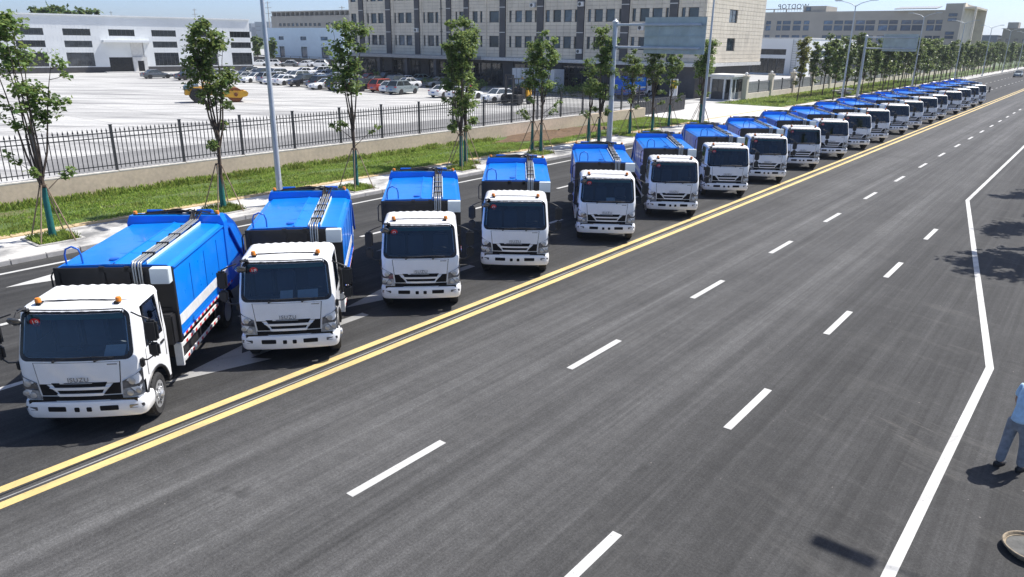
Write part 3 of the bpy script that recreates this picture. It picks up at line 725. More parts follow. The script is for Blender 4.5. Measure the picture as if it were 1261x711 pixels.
def make_truck():
    t = thing('garbage_truck', TRUCK_LABEL, 'truck', group='garbage trucks parked in a row')
    cab = link('cab', cab_shell(), t)
    # roof skin with long pressed ribs
    mb = MB(); xs = np.linspace(-.80, .80, 65); ys = np.linspace(-1.425, -.62, 12)
    def rf(x, y):
        e = min(1, (.80-abs(x))/.06)*min(1, (-.60-y)/.12+.02)
        return (x, y, 2.322+.018*(1-(x/.8)**2)+e*.008*math.cos(2*math.pi*x/.178))
    mb.grid(rf, list(xs), list(ys)); n0 = len(xs)
    mb.add([rf(x, -1.425) for x in xs]+[(x, -1.445, 2.24) for x in xs], [(i, i+1, n0+i+1, n0+i) for i in range(n0-1)])
    mb.build('roof_skin', M['cab'], cab, smooth=60)
    MB().tube([(.70, -.50, 2.335), (.4, -.52, 2.34), (0, -.55, 2.345), (-.4, -.53, 2.34), (-.66, -.50, 2.335)], .007, 4).build('beacon_cable', M['hose'], cab)
    # windscreen: black edge band and the glass
    mb = MB(); mb.add(*band(ws_outline(-.022), ws_outline(.045), .006)); mb.build('windscreen_edge', M['frit'], cab, smooth=60)
    g = MB(); us = np.linspace(-1, 1, 15); zz = np.linspace(1.46, 2.22, 7)
    g.grid(lambda u, z: surf(u*(kn(z, HK)-CR+.03), z, .002), list(us), list(zz)); g.build('windscreen', M['screen'], cab, smooth=60)
    MB().grid(lambda u, z: surf(u*(kn(z, HK)-CR), z, -.012), list(np.linspace(-.96, .96, 9)), [2.10, 2.2]).build('sun_strip', M['green'], cab, smooth=60)
    # side windows
    for sg in (-1, 1):
        def sp(y, z, off=.004): return Vector((sg*(kn(z, HK)+off), y, z))
        zt, zb = 2.20, 1.465
        ol = [(-1.28, zb), (-.50, zb), (-.53, 1.62), (-.63, 2.0), (-.70, zt), (-1.28, zt)]; il = [(-1.22, zb+.05), (-.575, zb+.05), (-.60, 1.64), (-.69, 1.98), (-.745, zt-.05), (-1.22, zt-.05)]
        e = MB(); e.add([sp(*q) for q in ol]+[sp(*q) for q in il], [(k, (k+1) % 6, 6+(k+1) % 6, 6+k) for k in range(6)])
        e.build('door_window_edge', M['frit'], cab)
        MB().add([sp(*q, .001) for q in ol], [tuple(range(6))]).build('door_window', M['screen'], cab)
        d = MB()
        for y0, y1, z0, z1 in ((-1.335, -1.325, .96, 2.22), (-.455, -.445, .96, 1.46)): d.box(sg*.975, sg*.9925, y0, y1, z0, z1)
        d.build('door_seam', M['frit'], cab)
        MB().box(sg*.985, sg*1.01, -1.27, -1.10, 1.26, 1.31).build('door_handle', M['plastic'], cab, bevel=.008)
        MB().box(sg*.86, sg*.985, -1.44, -1.28, .42, .5).build('step', M['plastic'], cab, bevel=.01)
    # front: bonnet panel, black plates standing in for shaded grille openings, lettering
    mb = MB(); mb.add(*slab(dense([(-.70, 1.395), (-.66, 1.01), (.66, 1.01), (.70, 1.395)], .12), .008)); mb.build('front_panel', M['cab'], cab, smooth=50)
    mb = MB(); mb.add(*slab(dense([(-.715, 1.40), (-.672, 1.0), (.672, 1.0), (.715, 1.40)], .12), .0025)); mb.build('panel_gap', M['frit'], cab)
    gr = MB()
    for sh in ([(-.46, 1.03), (-.41, .945), (.41, .945), (.46, 1.03)], [(-.385, .895), (-.35, .828), (.35, .828), (.385, .895)], [(-.665, 1.0), (-.55, 1.0), (-.36, .795), (-.645, .795)], [(.665, 1.0), (.55, 1.0), (.36, .795), (.645, .795)], [(-.66, .772), (-.66, .69), (.66, .69), (.66, .772)]):
        MB().add(*slab(dense(sh, .1), .0135)).build('grille_shade_plate', M['hole_shade'], cab)
    gb = MB()
    for sh in ([(-.50, .944), (-.385, .897), (.385, .897), (.50, .944)], [(-.39, .826), (-.36, .778), (.36, .778), (.39, .826)]):
        MB().add(*slab(dense(sh, .1), .028, .03)).build('grille_bar', M['cab'], cab, smooth=40)
    lt = link('maker_lettering', LETTER, cab, (0, .004, 1.085)); lt.rotation_euler = (R(90), 0, R(180))
    MB().add(*slab([(-.66, 1.365), (-.66, 1.345), (-.50, 1.345), (-.50, 1.365)], .012)).build('badge', M['chrome'], cab)
    for sg in (-1, 1):
        lo = [(sg*p, z) for p, z in ((.672, .715), (1.03, .735), (1.045, .93), (.69, .89))]; up = [(sg*p, z) for p, z in ((.692, .895), (1.046, .935), (1.055, 1.20), (1.0, 1.175), (.705, 1.03))]
        h = MB().add(*slab(dense(lo, .07), .022, .04)).build('headlight', M['lens'], cab, smooth=40)
        MB().add(*slab(dense(up, .07), .020, .04)).build('upper_lens', M['lens_dark'], h, smooth=40)
        for pp, zz_, rr in ((.80, .80, .055), (.93, .83, .05), (.86, 1.02, .058)):
            c = surf(sg*pp, zz_, .016); b = MB(); b.lathe([(rr, 0), (rr, .012), (rr*.7, .016), (0, .018)], tuple(c), 'y', 14); b.build('lamp_reflector', M['rim'], h, smooth=40)
        MB().box(sg*.60, sg*.68, -.56, -.44, 2.30, 2.34).build('beacon_base', M['plastic'], cab)
        MB().lathe([(.052, 0), (.05, .05), (.042, .075), (.0, .085)], (sg*.66, -.50, 2.34), 'z', 12).build('beacon', M['amber'], cab, smooth=40)
        # wiper
    for x0, x1 in ((.36, .10), (-.32, -.62)):
        a = surf(x0, 1.425, .012); b = surf(x1, 1.47, .03); c = surf(x1-.34 if x1 > -.5 else x1+.36, 1.485, .02); c2 = surf(x1+.22, 1.468, .02)
        MB().tube([a, b], .011, 5).tube([c, b, c2], .009, 4).lathe([(.02, 0), (.02, .03)], tuple(surf(x0, 1.425, 0)), 'y', 8).build('wiper', M['plastic'], cab)
    # bumper
    mb = MB(); ps = [s_*q for s_, q in [(-1, q) for q in (1.30, 1.22, 1.12, 1.07, 1.02, .97, .90, .83)]+[(1, q) for q in (-.6, -.3, 0, .3, .6)]+[(1, q) for q in (.83, .90, .97, 1.02, 1.07, 1.12, 1.22, 1.30)]]
    def bp(p, k):
        z, o = [(.355, -.05), (.36, .015), (.40, .04), (.52, .055), (.62, .052), (.665, .035), (.675, -.03)][k]
        v = surf(p, .7, o); return (v.x, v.y, z)
    mb.grid(lambda p, k: bp(p, k), ps, list(range(7))); bu = mb.build('bumper', M['cab'], t, smooth=50)
    bo = MB()
    def bslab(pts, off, m=0): 
        a = [surf(p, .7, off-.02) for p, z in pts]; b = [surf(p, .7, off) for p, z in pts]; n = len(pts)
        return [(q.x, q.y, z) for q, (p, z) in zip(a, pts)]+[(q.x, q.y, z) for q, (p, z) in zip(b, pts)], [tuple(range(n, 2*n))]+[(i, (i+1) % n, n+(i+1) % n, n+i) for i in range(n)]
    for x in (-.43, .43): MB().add(*bslab(dense(rrect(x-.15, x+.15, .50, .592, .015, 2)), .058)).build('bumper_shade_plate', M['hole_shade'], bu)  # black plates on the bumper in place of shaded recesses
    for x in (-.1, .1): MB().add(*bslab(rrect(x-.042, x+.042, .49, .575, .016, 2), .059)).build('tow_hole_shade', M['hole_shade'], bu)
    for x in (-.86, .86): MB().add(*bslab(dense(rrect(x-.10, x+.10, .52, .585, .012, 2)), .060)).build('fog_lamp', M['lens_dark'], bu)
    MB().box(-.9, .9, -.2, -.05, .60, .70).build('bumper_gap', M['frit'], bu)
    # mirrors
    for sg in (-1, 1):
        y0 = -.18
        m_ = MB().tube([(sg*.965, -.20, 2.24), (sg*1.12, -.12, 2.20), (sg*1.26, -.16, 2.12)], .014, 6).tube([(sg*.985, -.20, 1.36), (sg*1.14, -.14, 1.38), (sg*1.26, -.16, 1.46)], .014, 6).tube([(sg*1.262, -.16, 1.42), (sg*1.262, -.16, 2.14)], .012, 6)
        arm = m_.build('mirror_arm', M['plastic'], t, smooth=60)
        MB().box(sg*1.17, sg*1.37, -.23, -.12, 1.72, 2.10).build('mirror_head', M['plastic'], arm, bevel=.035)
        MB().box(sg*1.18, sg*1.36, -.22, -.12, 1.44, 1.69).build('wide_mirror_head', M['plastic'], arm, bevel=.035)
        MB().box(sg*.985, sg*1.05, -.26, -.16, 1.22, 1.38).build('mirror_bracket', M['plastic'], arm, bevel=.02)
    fm = MB().tube([(.80, -.36, 2.295), (.86, -.17, 2.27), (.86, -.09, 2.20)], .016, 6).box(.74, .90, -.34, -.26, 2.255, 2.29).build('front_mirror_arm', M['plastic'], t)
    q = MB().lathe([(.0, .05), (.06, .045), (.105, .015), (.11, 0), (.09, -.012), (0, -.012)], (0, 0, 0), 'y', 18).build('front_mirror', M['lens_dark'], fm, smooth=50, loc=(.86, -.06, 2.16)); q.rotation_euler = (R(-35), 0, 0)
    # interior
    it = MB().box(-.9, .9, -1.41, -1.38, .95, 2.2).box(-.95, .95, -1.41, -.1, .90, .95).build('cab_back_wall', M['dash'], t)
    MB().prism([(-.14, 1.0), (-.10, 1.38), (-.30, 1.44), (-.55, 1.40), (-.60, 1.2), (-.45, 1.0)], -.9, .9, 'x').build('dashboard', M['dash'], t, bevel=.02)
    for x in (-.52, .15, .62):
        s_ = MB().box(x-.2, x+.2, -1.20, -.74, 1.05, 1.22).build('seat', M['seat'], t, bevel=.04)
        MB().box(x-.2, x+.2, -1.33, -1.18, 1.2, 1.78).box(x-.12, x+.12, -1.32, -1.21, 1.80, 1.98).build('seat_back', M['seat'], s_, bevel=.04)
    st = MB()
    st.tube([(.19*math.cos(a), 0, .19*math.sin(a)) for a in np.linspace(0, 2*math.pi, 19)], .014, 5, caps=False).box(-.18, .18, -.01, .01, -.02, .02)
    sw = st.build('steering_wheel', M['plastic'], t, loc=(-.50, -.62, 1.50)); sw.rotation_euler = (R(-55), 0, 0)
    # wheels and chassis
    for sg in (-1, 1):
        wheel(t, sg*.87, -.78, sg); wheel(t, sg*.90, -5.15, sg, True)
        MB().box(sg*.36, sg*.44, -7.0, -.5, .62, .84).build('chassis_rail', M['chassis'], t)
        MB().grid(lambda a, x: (sg*x, -5.15+.50*math.cos(a), .42+.50*math.sin(a)), list(np.linspace(.3, 2.85, 10)), [.60, 1.03]).build('rear_mudguard', M['plastic'], t, smooth=60)
        sgd = thing_part('side_guard', t)
        for z in (.52, .84):
            rl = MB().box(sg*1.0, sg*1.03, -4.45, -2.05, z-.036, z+.036).build('guard_rail', M['reflect'], sgd)
            rr = MB()
            for k in range(8): rr.box(sg*1.0305 if sg > 0 else sg*1.033, sg*1.033 if sg > 0 else sg*1.0305, -4.38+k*.29, -4.38+k*.29+.10, z-.03, z+.03)
            rr.build('red_stripes', M['redtape'], rl)
        for y in (-4.3, -3.2, -2.2): MB().box(sg*.97, sg*.998, y-.03, y+.03, .45, 1.0).build('guard_post', M['chassis'], sgd)
        MB().box(sg*.88, sg*1.03, -2.04, -1.98, .42, .90).build('guard_end_plate', M['reflect'], sgd)
    MB().box(-.62, .62, -.84, -.72, .33, .47).build('front_axle', M['chassis'], t); MB().box(-.62, .62, -5.23, -5.07, .33, .48).lathe([(.22, -.2), (.22, .2)], (0, -5.15, .42), 'y', 12).build('rear_axle', M['chassis'], t)
    MB().box(-.95, -.47, -3.3, -2.3, .45, .92).build('fuel_tank', M['chassis'], t, bevel=.03)
    MB().box(.47, .95, -3.0, -2.3, .45, .92).build('battery_box', M['chassis'], t, bevel=.03)
    MB().box(-1.03, -.80, -1.96, -1.69, .98, 1.60).build('air_intake_box', M['black'], t, bevel=.03)
    MB().box(.80, 1.03, -1.96, -1.69, .98, 1.60).build('valve_box', M['black'], t, bevel=.03)
    MB().box(-.45, .45, -1.2, -.35, .45, .9).build('engine_sump', M['chassis'], t)
    # compactor body
    sec = [(-1.06, 1.03), (-1.06, 2.38), (-1.035, 2.48), (-.96, 2.53), (-.05, 2.56), (.0, 2.575), (.05, 2.56), (.96, 2.53), (1.035, 2.48), (1.06, 2.38), (1.06, 1.03), (.9, .93), (-.9, .93)]
    mb = MB(); mb.loft([[Vector((x, y, z)) for x, z in sec] for y in (-5.62, -4.4, -3.2, -2.0)]); body = mb.build('body_shell', M['blue'], t, smooth=25)
    for sg in (-1, 1):
        MB().box(sg*.99, sg*1.085, -5.4, -2.03, 2.445, 2.485).build('top_edge_bead', M['blue'], body, bevel=.012)
        sb = MB().box(sg*1.058, sg*1.066, -5.35, -2.03, 1.27, 1.48).build('side_stripe', M['reflect'], body)
        MB().box(sg*1.055, sg*1.09, -5.6, -2.0, 1.03, 1.10).build('lower_sill', M['blue2'], body, bevel=.01)
        for y in (-2.9, -3.8, -4.7): MB().box(sg*1.058, sg*1.068, y-.01, y+.01, 1.5, 2.3).build('side_seam', M['blue2'], body)
        rr = MB(); 
        for k in range(14): rr.box(min(sg*1.09, sg*1.094), max(sg*1.09, sg*1.094), -5.5+k*.25, -5.5+k*.25+.12, 1.04, 1.09)
        rr.build('reflector_marks', M['redtape'], body)
        rr = MB(); 
        for k in range(14): rr.box(min(sg*1.09, sg*1.0935), max(sg*1.09, sg*1.0935), -5.375+k*.25, -5.375+k*.25+.12, 1.04, 1.09)
        rr.build('white_marks', M['reflect'], body)
    MB().box(-.012, .012, -5.3, -2.02, 2.572, 2.59).build('roof_ridge', M['blue'], body)
    for y in (-2.75, -3.65, -4.55): MB().prism([(-1.0, 2.511), (-.05, 2.5635), (0, 2.579), (.05, 2.5635), (1.0, 2.511), (1.0, 2.50), (-1.0, 2.50)], y-.012, y+.012, 'y').build('roof_seam', M['blue2'], body)
    MB().lathe([(.09, 0), (.09, .025), (.03, .03)], (.12, -2.3, 2.56), 'z', 14).build('roof_plug', M['blue2'], body)
    # bulkhead: dark front wall with frame posts
    bh = MB().box(-1.075, 1.075, -2.0, -1.93, .95, 2.46).build('bulkhead', M['black'], t)
    for x0, x1, z0, z1 in ((-1.08, -.98, .95, 2.515), (.98, 1.08, .95, 2.515), (-.30, -.20, .95, 2.53), (.16, .26, .95, 2.53), (-.98, .98, 2.42, 2.51), (-.98, .98, 1.6, 1.68)):
        MB().box(x0, x1, -1.955+(.004 if z1-z0 < .2 else 0), -1.90, z0, z1).build('bulkhead_post', M['black'], bh, bevel=.006)
    MB().box(-1.075, -.73, -1.90, -1.72, 2.23, 2.535).build('hydraulic_tank', M['whitebox'], t, bevel=.010)
    MB().tube([(.62, -2.12, 2.52), (.62, -2.10, 2.72), (.655, -2.1, 2.83), (.77, -2.1, 2.88), (.885, -2.1, 2.83), (.92, -2.10, 2.72), (.92, -2.12, 2.52)], .018, 7).build('grab_hoop', M['blue2'], t, smooth=60)
    MB().tube([(1.07, -1.99, 2.40), (1.13, -1.98, 2.41), (1.17, -1.98, 2.33), (1.17, -1.98, 1.95), (1.07, -1.98, 1.92)], .016, 6).build('ladder_hoop', M['hose'], t, smooth=60)
    # hydraulic pipes over the roof and down the bulkhead
    for k, x in enumerate((-.38, -.425, -.485, -.53)):
        MB().tube([(x, -1.875, 1.6), (x, -1.875, 2.55), (x, -1.90, 2.60), (x, -2.0, 2.615), (x-.02, -3.5, 2.62), (x-.02, -5.25, 2.65)], .0165, 7).build('hydraulic_pipe', M['pipe'], t, smooth=60)
    for y in (-2.5, -3.25, -3.95, -4.7): MB().box(-.58, -.34, y-.03, y+.03, 2.55, 2.648).build('pipe_clamp', M['hose'], t)
    MB().box(-.60, -.585, -5.25, -2.02, 2.54, 2.60).box(-.33, -.315, -5.25, -2.02, 2.54, 2.60).build('pipe_tray', M['whitebox'], t)
    # raised rear collar, hopper
    cs = [(-1.09, 1.0), (-1.09, 2.55), (-1.02, 2.72), (1.02, 2.72), (1.09, 2.55), (1.09, 1.0)]; ci = [(-.97, 1.0), (-.97, 2.44), (-.93, 2.50), (.93, 2.50), (.97, 2.44), (.97, 1.0)]
    mb = MB(); n = len(cs)
    for y in (-5.62, -5.34): mb.add([(x, y, z) for x, z in cs]+[(x, y, z) for x, z in ci], [(i, i+1, n+i+1, n+i) for i in range(n-1)])
    mb.add([(x, y, z) for y in (-5.62, -5.34) for x, z in cs], [(i, i+1, n+i+1, n+i) for i in range(n-1)]); mb.add([(x, y, z) for y in (-5.62, -5.34) for x, z in ci], [(i, i+1, n+i+1, n+i) for i in range(n-1)])
    col = mb.build('rear_collar', M['blue'], t)
    hp = [(-5.63, 2.62), (-5.95, 2.64), (-6.55, 2.30), (-7.15, 1.72), (-7.20, 1.30), (-6.9, .62), (-5.63, .75)]
    hop = MB().prism([(y, z) for y, z in hp], -1.0, 1.0, 'x').build('hopper', M['blue2'], t, bevel=.03)
    for sg in (-1, 1):
        MB().prism([(-5.75, 2.45), (-6.35, 2.28), (-6.95, 1.68), (-6.6, 1.0), (-5.75, 1.0)], min(sg*1.0, sg*1.035), max(sg*1.0, sg*1.035), 'x').build('hopper_side_plate', M['blue'], hop, bevel=.012)
        MB().box(min(sg*1.035, sg*1.04), max(sg*1.035, sg*1.04), -6.7, -5.75, 1.25, 1.44).build('hopper_stripe', M['reflect'], hop)
        MB().tube([(sg*1.06, -5.75, 2.35), (sg*1.06, -6.75, 1.3)], .04, 8).build('lift_cylinder', M['blue2'], hop, smooth=50)
        MB().box(sg*.42, sg*.72, -5.9, -5.60, 2.64, 2.735).lathe([(.045, sg*.40), (.045, sg*.74)], (0, -5.70, 2.75), 'x', 10).build('hinge_bracket', M['blue2'], col, bevel=.01)
        MB().lathe([(.05, 0), (.048, .05), (.04, .085), (0, .09)], (sg*.93, -5.48, 2.72), 'z', 12).build('rear_beacon', M['amber'], col, smooth=40)
        MB().box(sg*.72, sg*.98, -7.24, -7.16, 1.05, 1.2).build('tail_lamp', M['redtape'], hop)
    rnd = random.Random(3)
    for k in range(9):
        x0 = -.36-.05*(k % 4); pts = [Vector((x0, -5.15, 2.60)), Vector((x0+rnd.uniform(-.1, .1), -5.4, 2.74+rnd.uniform(0, .05)))]
        xe = rnd.choice([-.8, -.5, 0, .3, .75])+rnd.uniform(-.1, .1)
        pts += [Vector((x0+(xe-x0)*.4, -5.52+rnd.uniform(-.06, .06), 2.75+rnd.uniform(0, .09))), Vector((xe, -5.55+rnd.uniform(-.06, .06), 2.73)), Vector((xe+rnd.uniform(-.1, .1), -5.72, 2.68))]
        MB().tube(pts, .018, 5).build('hydraulic_hose', M['hose'], t, smooth=60)
    MB().tube([(-.95, -5.42, 2.735), (0, -5.42, 2.75), (.95, -5.42, 2.735)], .016, 5).build('hydraulic_hose', M['hose'], t)
    return t
def thing_part(name, parent):
    o = bpy.data.objects.new(name, None); COL.objects.link(o); o.parent = parent; return o
LETTER = text_mesh('ISUZU', .115, .004, 1.15); LETTER.materials.append(paint('grey_letter_metal', (.22, .225, .23), .4, .3))
truck0 = make_truck()
STICK = MB().lathe([(.082, 0), (.082, .002)], (0, 0, 0), 'y', 24).mesh('number_sticker', M['sticker'])
RING = MB().tube([(.035*math.cos(a), .004, .035*math.sin(a)) for a in np.linspace(0, 6.283, 13)], .007, 4, caps=False).mesh('sticker_print', M['white'])
NUM = {n: text_mesh(n, .125, .001) for n in ('19', '18')}
for me in NUM.values(): me.materials.append(M['white'])
HEAD = -46.0
TRUCKS = [(-12.77, 4.14, .3, '19'), (-12.60, 8.22, 4.0, '18'), (-12.78, 12.30, -.5), (-12.80, 16.18, -6.5), (-12.78, 21.27, -8), (-12.78, 26.30, -8.5), (-12.83, 31.68, -7), (-12.80, 36.58, -10), (-12.85, 42.15, -9),
          (-12.82, 47.58, -9), (-12.85, 53.15, -8), (-12.85, 58.3, -9.5), (-12.9, 65.0, -9), (-12.85, 70.2, -8), (-12.9, 76.6, -10), (-12.85, 81.5, -9), (-12.8, 89.4, -9), (-12.85, 96.0, -8), (-12.85, 101.7, -10), (-12.85, 108.0, -8)]
ORD = ['', 'second', 'third', 'fourth', 'fifth', 'sixth', 'seventh', 'eighth', 'ninth', 'tenth']
for i, tr_ in enumerate(TRUCKS):
    o = truck0 if i == 0 else copy_tree(truck0)
    x, y, da = tr_[:3]; o.location = (x, y, 0); o.rotation_euler = (0, 0, R(HEAD+da-90))
    if i == 0: lb = 'nearest white and blue garbage truck, round red 19 sticker on its windscreen'
    elif i == 1: lb = 'white and blue garbage truck with red 18 sticker and two papers on its dashboard'
    elif i < 10: lb = ORD[i]+' white and blue garbage truck counted from the near end of the row'
    elif i == 19: lb = 'white and blue garbage truck closing the far end of the parked row'
    else: lb = ORD[19-i]+' white and blue garbage truck counted from the far end of the row'
    o['label'] = lb
    jr = random.Random(i*7+1); o.rotation_euler.z += R(jr.uniform(-.7, .7))
    st_ = R(jr.uniform(-7, 7))
    for ch in o.children:                                   # front wheels left at different lock
        if ch.name.startswith('tyre') and ch.location.y > -1: ch.rotation_euler = (jr.uniform(0, 6.28), 0, st_)
def dress(o, stick=True, num=None, papers=()):
    """sticker on the windscreen and papers on the dashboard (things laid in the cab)"""
    if stick:
        p = surf(.64, 2.06, .006); s_ = link('number_sticker', STICK, o, p); s_.rotation_euler = (R(-16), 0, 0)
        if num: n_ = link('sticker_number', NUM[num], s_, (0, .004, 0)); n_.rotation_euler = (R(90), 0, R(180))
        else: link('sticker_print', RING, s_)
roots = [o for o in COL.objects if o.name.startswith('garbage_truck')]
for i, o in enumerate(roots[:12]): dress(o, True, {0: '19', 1: '18'}.get(i))
def dash_paper(i, x, w_, h_, label):
    o = roots[i]; m_ = Matrix.Translation(o.location) @ Matrix.Rotation(o.rotation_euler.z, 4, 'Z')
    z = 1.455; q = MB().box(-w_/2, w_/2, -h_/2, h_/2, 0, .004).build('dash_paper', M['paper']); 
    q.matrix_world = m_ @ Matrix.Translation((x, -.24, z+.055)) @ Matrix.Rotation(R(-38), 4, 'X') @ Matrix.Rotation(.05, 4, 'Z')
    tag(q, label, 'paper')
dash_paper(0, -.58, .34, .26, 'white paper on the dashboard of the truck with sticker 19')
dash_paper(1, -.42, .42, .24, 'wider white paper on the dashboard of the truck with sticker 18')
dash_paper(1, .02, .26, .22, 'smaller white paper left of the wider one in the second truck')
dash_paper(4, -.12, .30, .16, 'pale paper low behind the windscreen of the fifth truck')
# ------------------------------------------------------------------ buildings
M['stone'] = paint('cream_stone_panel', (.69, .625, .515), .7, var=.10, scale=.6, dirt=((.30, .27, .23), .35, .25))
M['joint'] = paint('panel_joint', (.13, .12, .105), .9)
M['darkstone'] = paint('dark_grey_stone', (.075, .075, .082), .6, var=.2, scale=.8)
M['bandw'] = paint('pale_band', (.62, .62, .60), .6)
M['wframe'] = paint('grey_window_frame', (.06, .065, .07), .45)
M['wglass'] = dark_glass('office_glass', (.012, .022, .035), (.045, .075, .11))
M['shopglass'] = dark_glass('shop_glass', (.008, .011, .015), (.03, .04, .05))
M['facglass'] = dark_glass('factory_glass', (.008, .010, .012), (.045, .05, .055), .12)
M['clad'] = paint('white_cladding', (.74, .765, .77), .5, var=.04, scale=.35, dirt=((.5, .53, .55), .35, .2))
M['bclad'] = paint('blue_white_cladding', (.50, .62, .74), .5, var=.05, scale=.3)
M['plinth'] = paint('dark_plinth', (.07, .068, .07), .85, var=.2)
M['greycon'] = paint('grey_render', (.36, .34, .30), .8, var=.08, scale=.3)
M['bluegl'] = dark_glass('blue_glass', (.03, .06, .11), (.07, .13, .22))
M['canopy'] = paint('canopy_metal', (.30, .31, .32), .5, .2)
M['ac'] = paint('white_appliance', (.65, .66, .66), .5)
WIN = {}
def window(parent, w_, h_, loc, rz=0, fm=None, gm=None, bars=0, hb=False, name='window'):
    """framed window: frame (part) > pane (sub-part); local x along the wall, -y outwards, origin at lower left"""
    key = (round(w_, 2), round(h_, 2), bars, hb, fm.name, gm.name)
    if key not in WIN:
        f = MB(); t = min(.07, w_*.12)
        f.box(0, w_, 0, .08, 0, t).box(0, w_, 0, .08, h_-t, h_).box(0, t, .002, .078, t, h_-t).box(w_-t, w_, .002, .078, t, h_-t)
        for k in range(bars): x = w_*(k+1)/(bars+1); f.box(x-.025, x+.025, .004, .07, t, h_-t)
        if hb: f.box(t, w_-t, .006, .068, h_*.68-.02, h_*.68+.02)
        WIN[key] = (f.mesh('window', fm), MB().box(t, w_-t, .04, .05, t, h_-t).mesh('pane', gm))
    a, b = WIN[key]; o = link(name, a, parent, loc, rz); link('pane', b, o); return o
def panels(mb, x0, x1, z0, z1, y0, y1, tw=1.05, th=.47, gap=.028, axis='x'):
    nx = max(1, round((x1-x0)/tw)); nz = max(1, round((z1-z0)/th))
    for i in range(nx):
        for j in range(nz):
            a, b = x0+(x1-x0)*i/nx+gap/2, x0+(x1-x0)*(i+1)/nx-gap/2; c, d = z0+(z1-z0)*j/nz+gap/2, z0+(z1-z0)*(j+1)/nz-gap/2
            if axis == 'x': mb.box(a, b, y0, y1, c, d)
            else: mb.box(y0, y1, a, b, c, d)
def office():
    X0, X1, Y0, Y1, TOP = -106.3, -40.0, 87.0, 106.0, 17.6
    b = thing('office_building', 'long cream panelled office building with dark window bays filling the middle of the skyline', 'building', (-73, 87, .1))
    ox, oy, oz = 73, -87, -.1
    def B(mb, name, mat, parent=b, **k):
        mb.v = [(x+ox, y+oy, z+oz) for x, y, z in mb.v]; return mb.build(name, mat, parent, **k)
    B(MB().box(X0+.1, X1-.34, Y0+.34, Y1, 4.2, TOP), 'wall_core', M['joint'])
    B(MB().box(X0+.4, X1-1.2, Y0+1.0, Y1-.3, 0, 4.2), 'ground_floor_wall', M['darkstone'])
    B(MB().box(X0, X1, Y0-.05, Y1+.05, TOP, TOP+.9), 'parapet', M['stone'])
    wins = [(-105.74, -104.4), (-101.57, -101.14), (-100.59, -99.23), (-98.82, -97.48), (-94.79, -94.43), (-93.91, -92.52), (-92.13, -90.77), (-88.1, -87.72), (-87.16, -85.79), (-85.42, -84.77),
            (-81.09, -80.74), (-80.32, -79.46), (-77.58, -76.58), (-76.08, -75.65), (-74.27, -72.44), (-70.45, -70.05), (-69.37, -68.14), (-67.6, -66.34), (-65.83, -65.54),
            (-63.95, -63.24), (-62.64, -61.32), (-60.83, -59.54), (-59.03, -58.7), (-56.94, -56.45), (-55.9, -54.61), (-54.13, -52.78), (-52.1, -51.79),
            (-50.17, -49.66), (-49.07, -47.74), (-47.3, -45.92), (-45.43, -45.06), (-43.28, -42.78), (-42.37, -41.02)]
    strips = [(-103.61, -102.44), (-96.82, -95.64), (-90.0, -88.93), (-82.96, -81.97), (-79.29, -78.33), (-72.2, -71.1), (-65.39, -64.25), (-58.59, -57.46), (-51.73, -50.57), (-44.87, -43.75)]
    floors = [(5.83, 7.4), (9.28, 10.85), (12.73, 14.3)]
    pn = MB(); zs = [4.42]+[z for f in floors for z in f]+[TOP]
    spans = []; x = X0
    for a, c in strips: spans.append((x, a)); x = c
    spans.append((x, X1))
    for a, c in spans:
        for i in range(0, len(zs), 2): panels(pn, a, c, zs[i], zs[i+1], Y0, Y0+.341)
        ws = [w_ for w_ in wins if w_[0] >= a and w_[1] <= c]; edges = [a]+[q for w_ in ws for q in w_]+[c]
        for f in floors:
            for i in range(0, len(edges), 2):
                if edges[i+1]-edges[i] > .06: panels(pn, edges[i], edges[i+1], f[0], f[1], Y0, Y0+.341, .9)
    # right face, towards the road
    sw = [(93.85, 96.45)]
    for i in range(0, len(zs), 2): panels(pn, Y0+.36, Y1, zs[i], zs[i+1], X1-.341, X1, axis='y')
    for f in floors:
        panels(pn, Y0+.36, 93.85, f[0], f[1], X1-.341, X1, axis='y'); panels(pn, 96.45, Y1, f[0], f[1], X1-.341, X1, axis='y')
    tag(B(pn, 'stone_panel', M['stone']), kind='stuff')
    for f in floors:
        for a, c in wins: window(b, c-a, f[1]-f[0], (a+ox, Y0+.17+oy, f[0]+oz), 0, M['wframe'], M['wglass'])
        window(b, 2.6, f[1]-f[0], (X1-.15+ox, 93.85+oy, f[0]+oz), math.pi/2, M['wframe'], M['wglass'], 1)
    for a, c in strips:
        s_ = B(MB().box(a+.01, c-.01, Y0-.16, Y0+.33, 4.42, TOP), 'dark_pilaster', M['darkstone'])
        bb = MB()
        for z in (7.9, 11.35, 14.8): bb.box(a, c, Y0-.185, Y0-.162, z-.05, z+.05)
        B(bb, 'pale_band', M['bandw'], s_)
    for x in (-101.7, -95.0, -88.4, -74.8, -70.9, -64.1, -57.3, -50.4, -43.5, -40.35):
        B(MB().box(x-.06, x+.06, Y0-.10, Y0-.003, 4.42, TOP), 'wall_rib', M['stone'])
    B(MB().tube([(-84.1, Y0-.08, 4.5), (-84.1, Y0-.08, 17)], .07, 8).tube([(-84.4, Y0-.08, 8.0), (-83.8, Y0-.08, 8.0)], .05, 6).tube([(-84.4, Y0-.08, 11.3), (-83.8, Y0-.08, 11.3)], .05, 6), 'rain_pipe', M['darkstone'])
    B(MB().box(X0-.3, X1+.15, Y0-.75, Y0+1.0, 3.95, 4.40), 'ledge', M['bandw'], bevel=.03)
    B(MB().box(X1-1.2, X1+.14, Y0+1.0, Y1, 3.96, 4.39), 'side_ledge', M['bandw'])
    cp = B(MB().box(-103, -75.2, 82.4, 86.2, 4.02, 4.5), 'entrance_canopy', M['canopy'], bevel=.03)
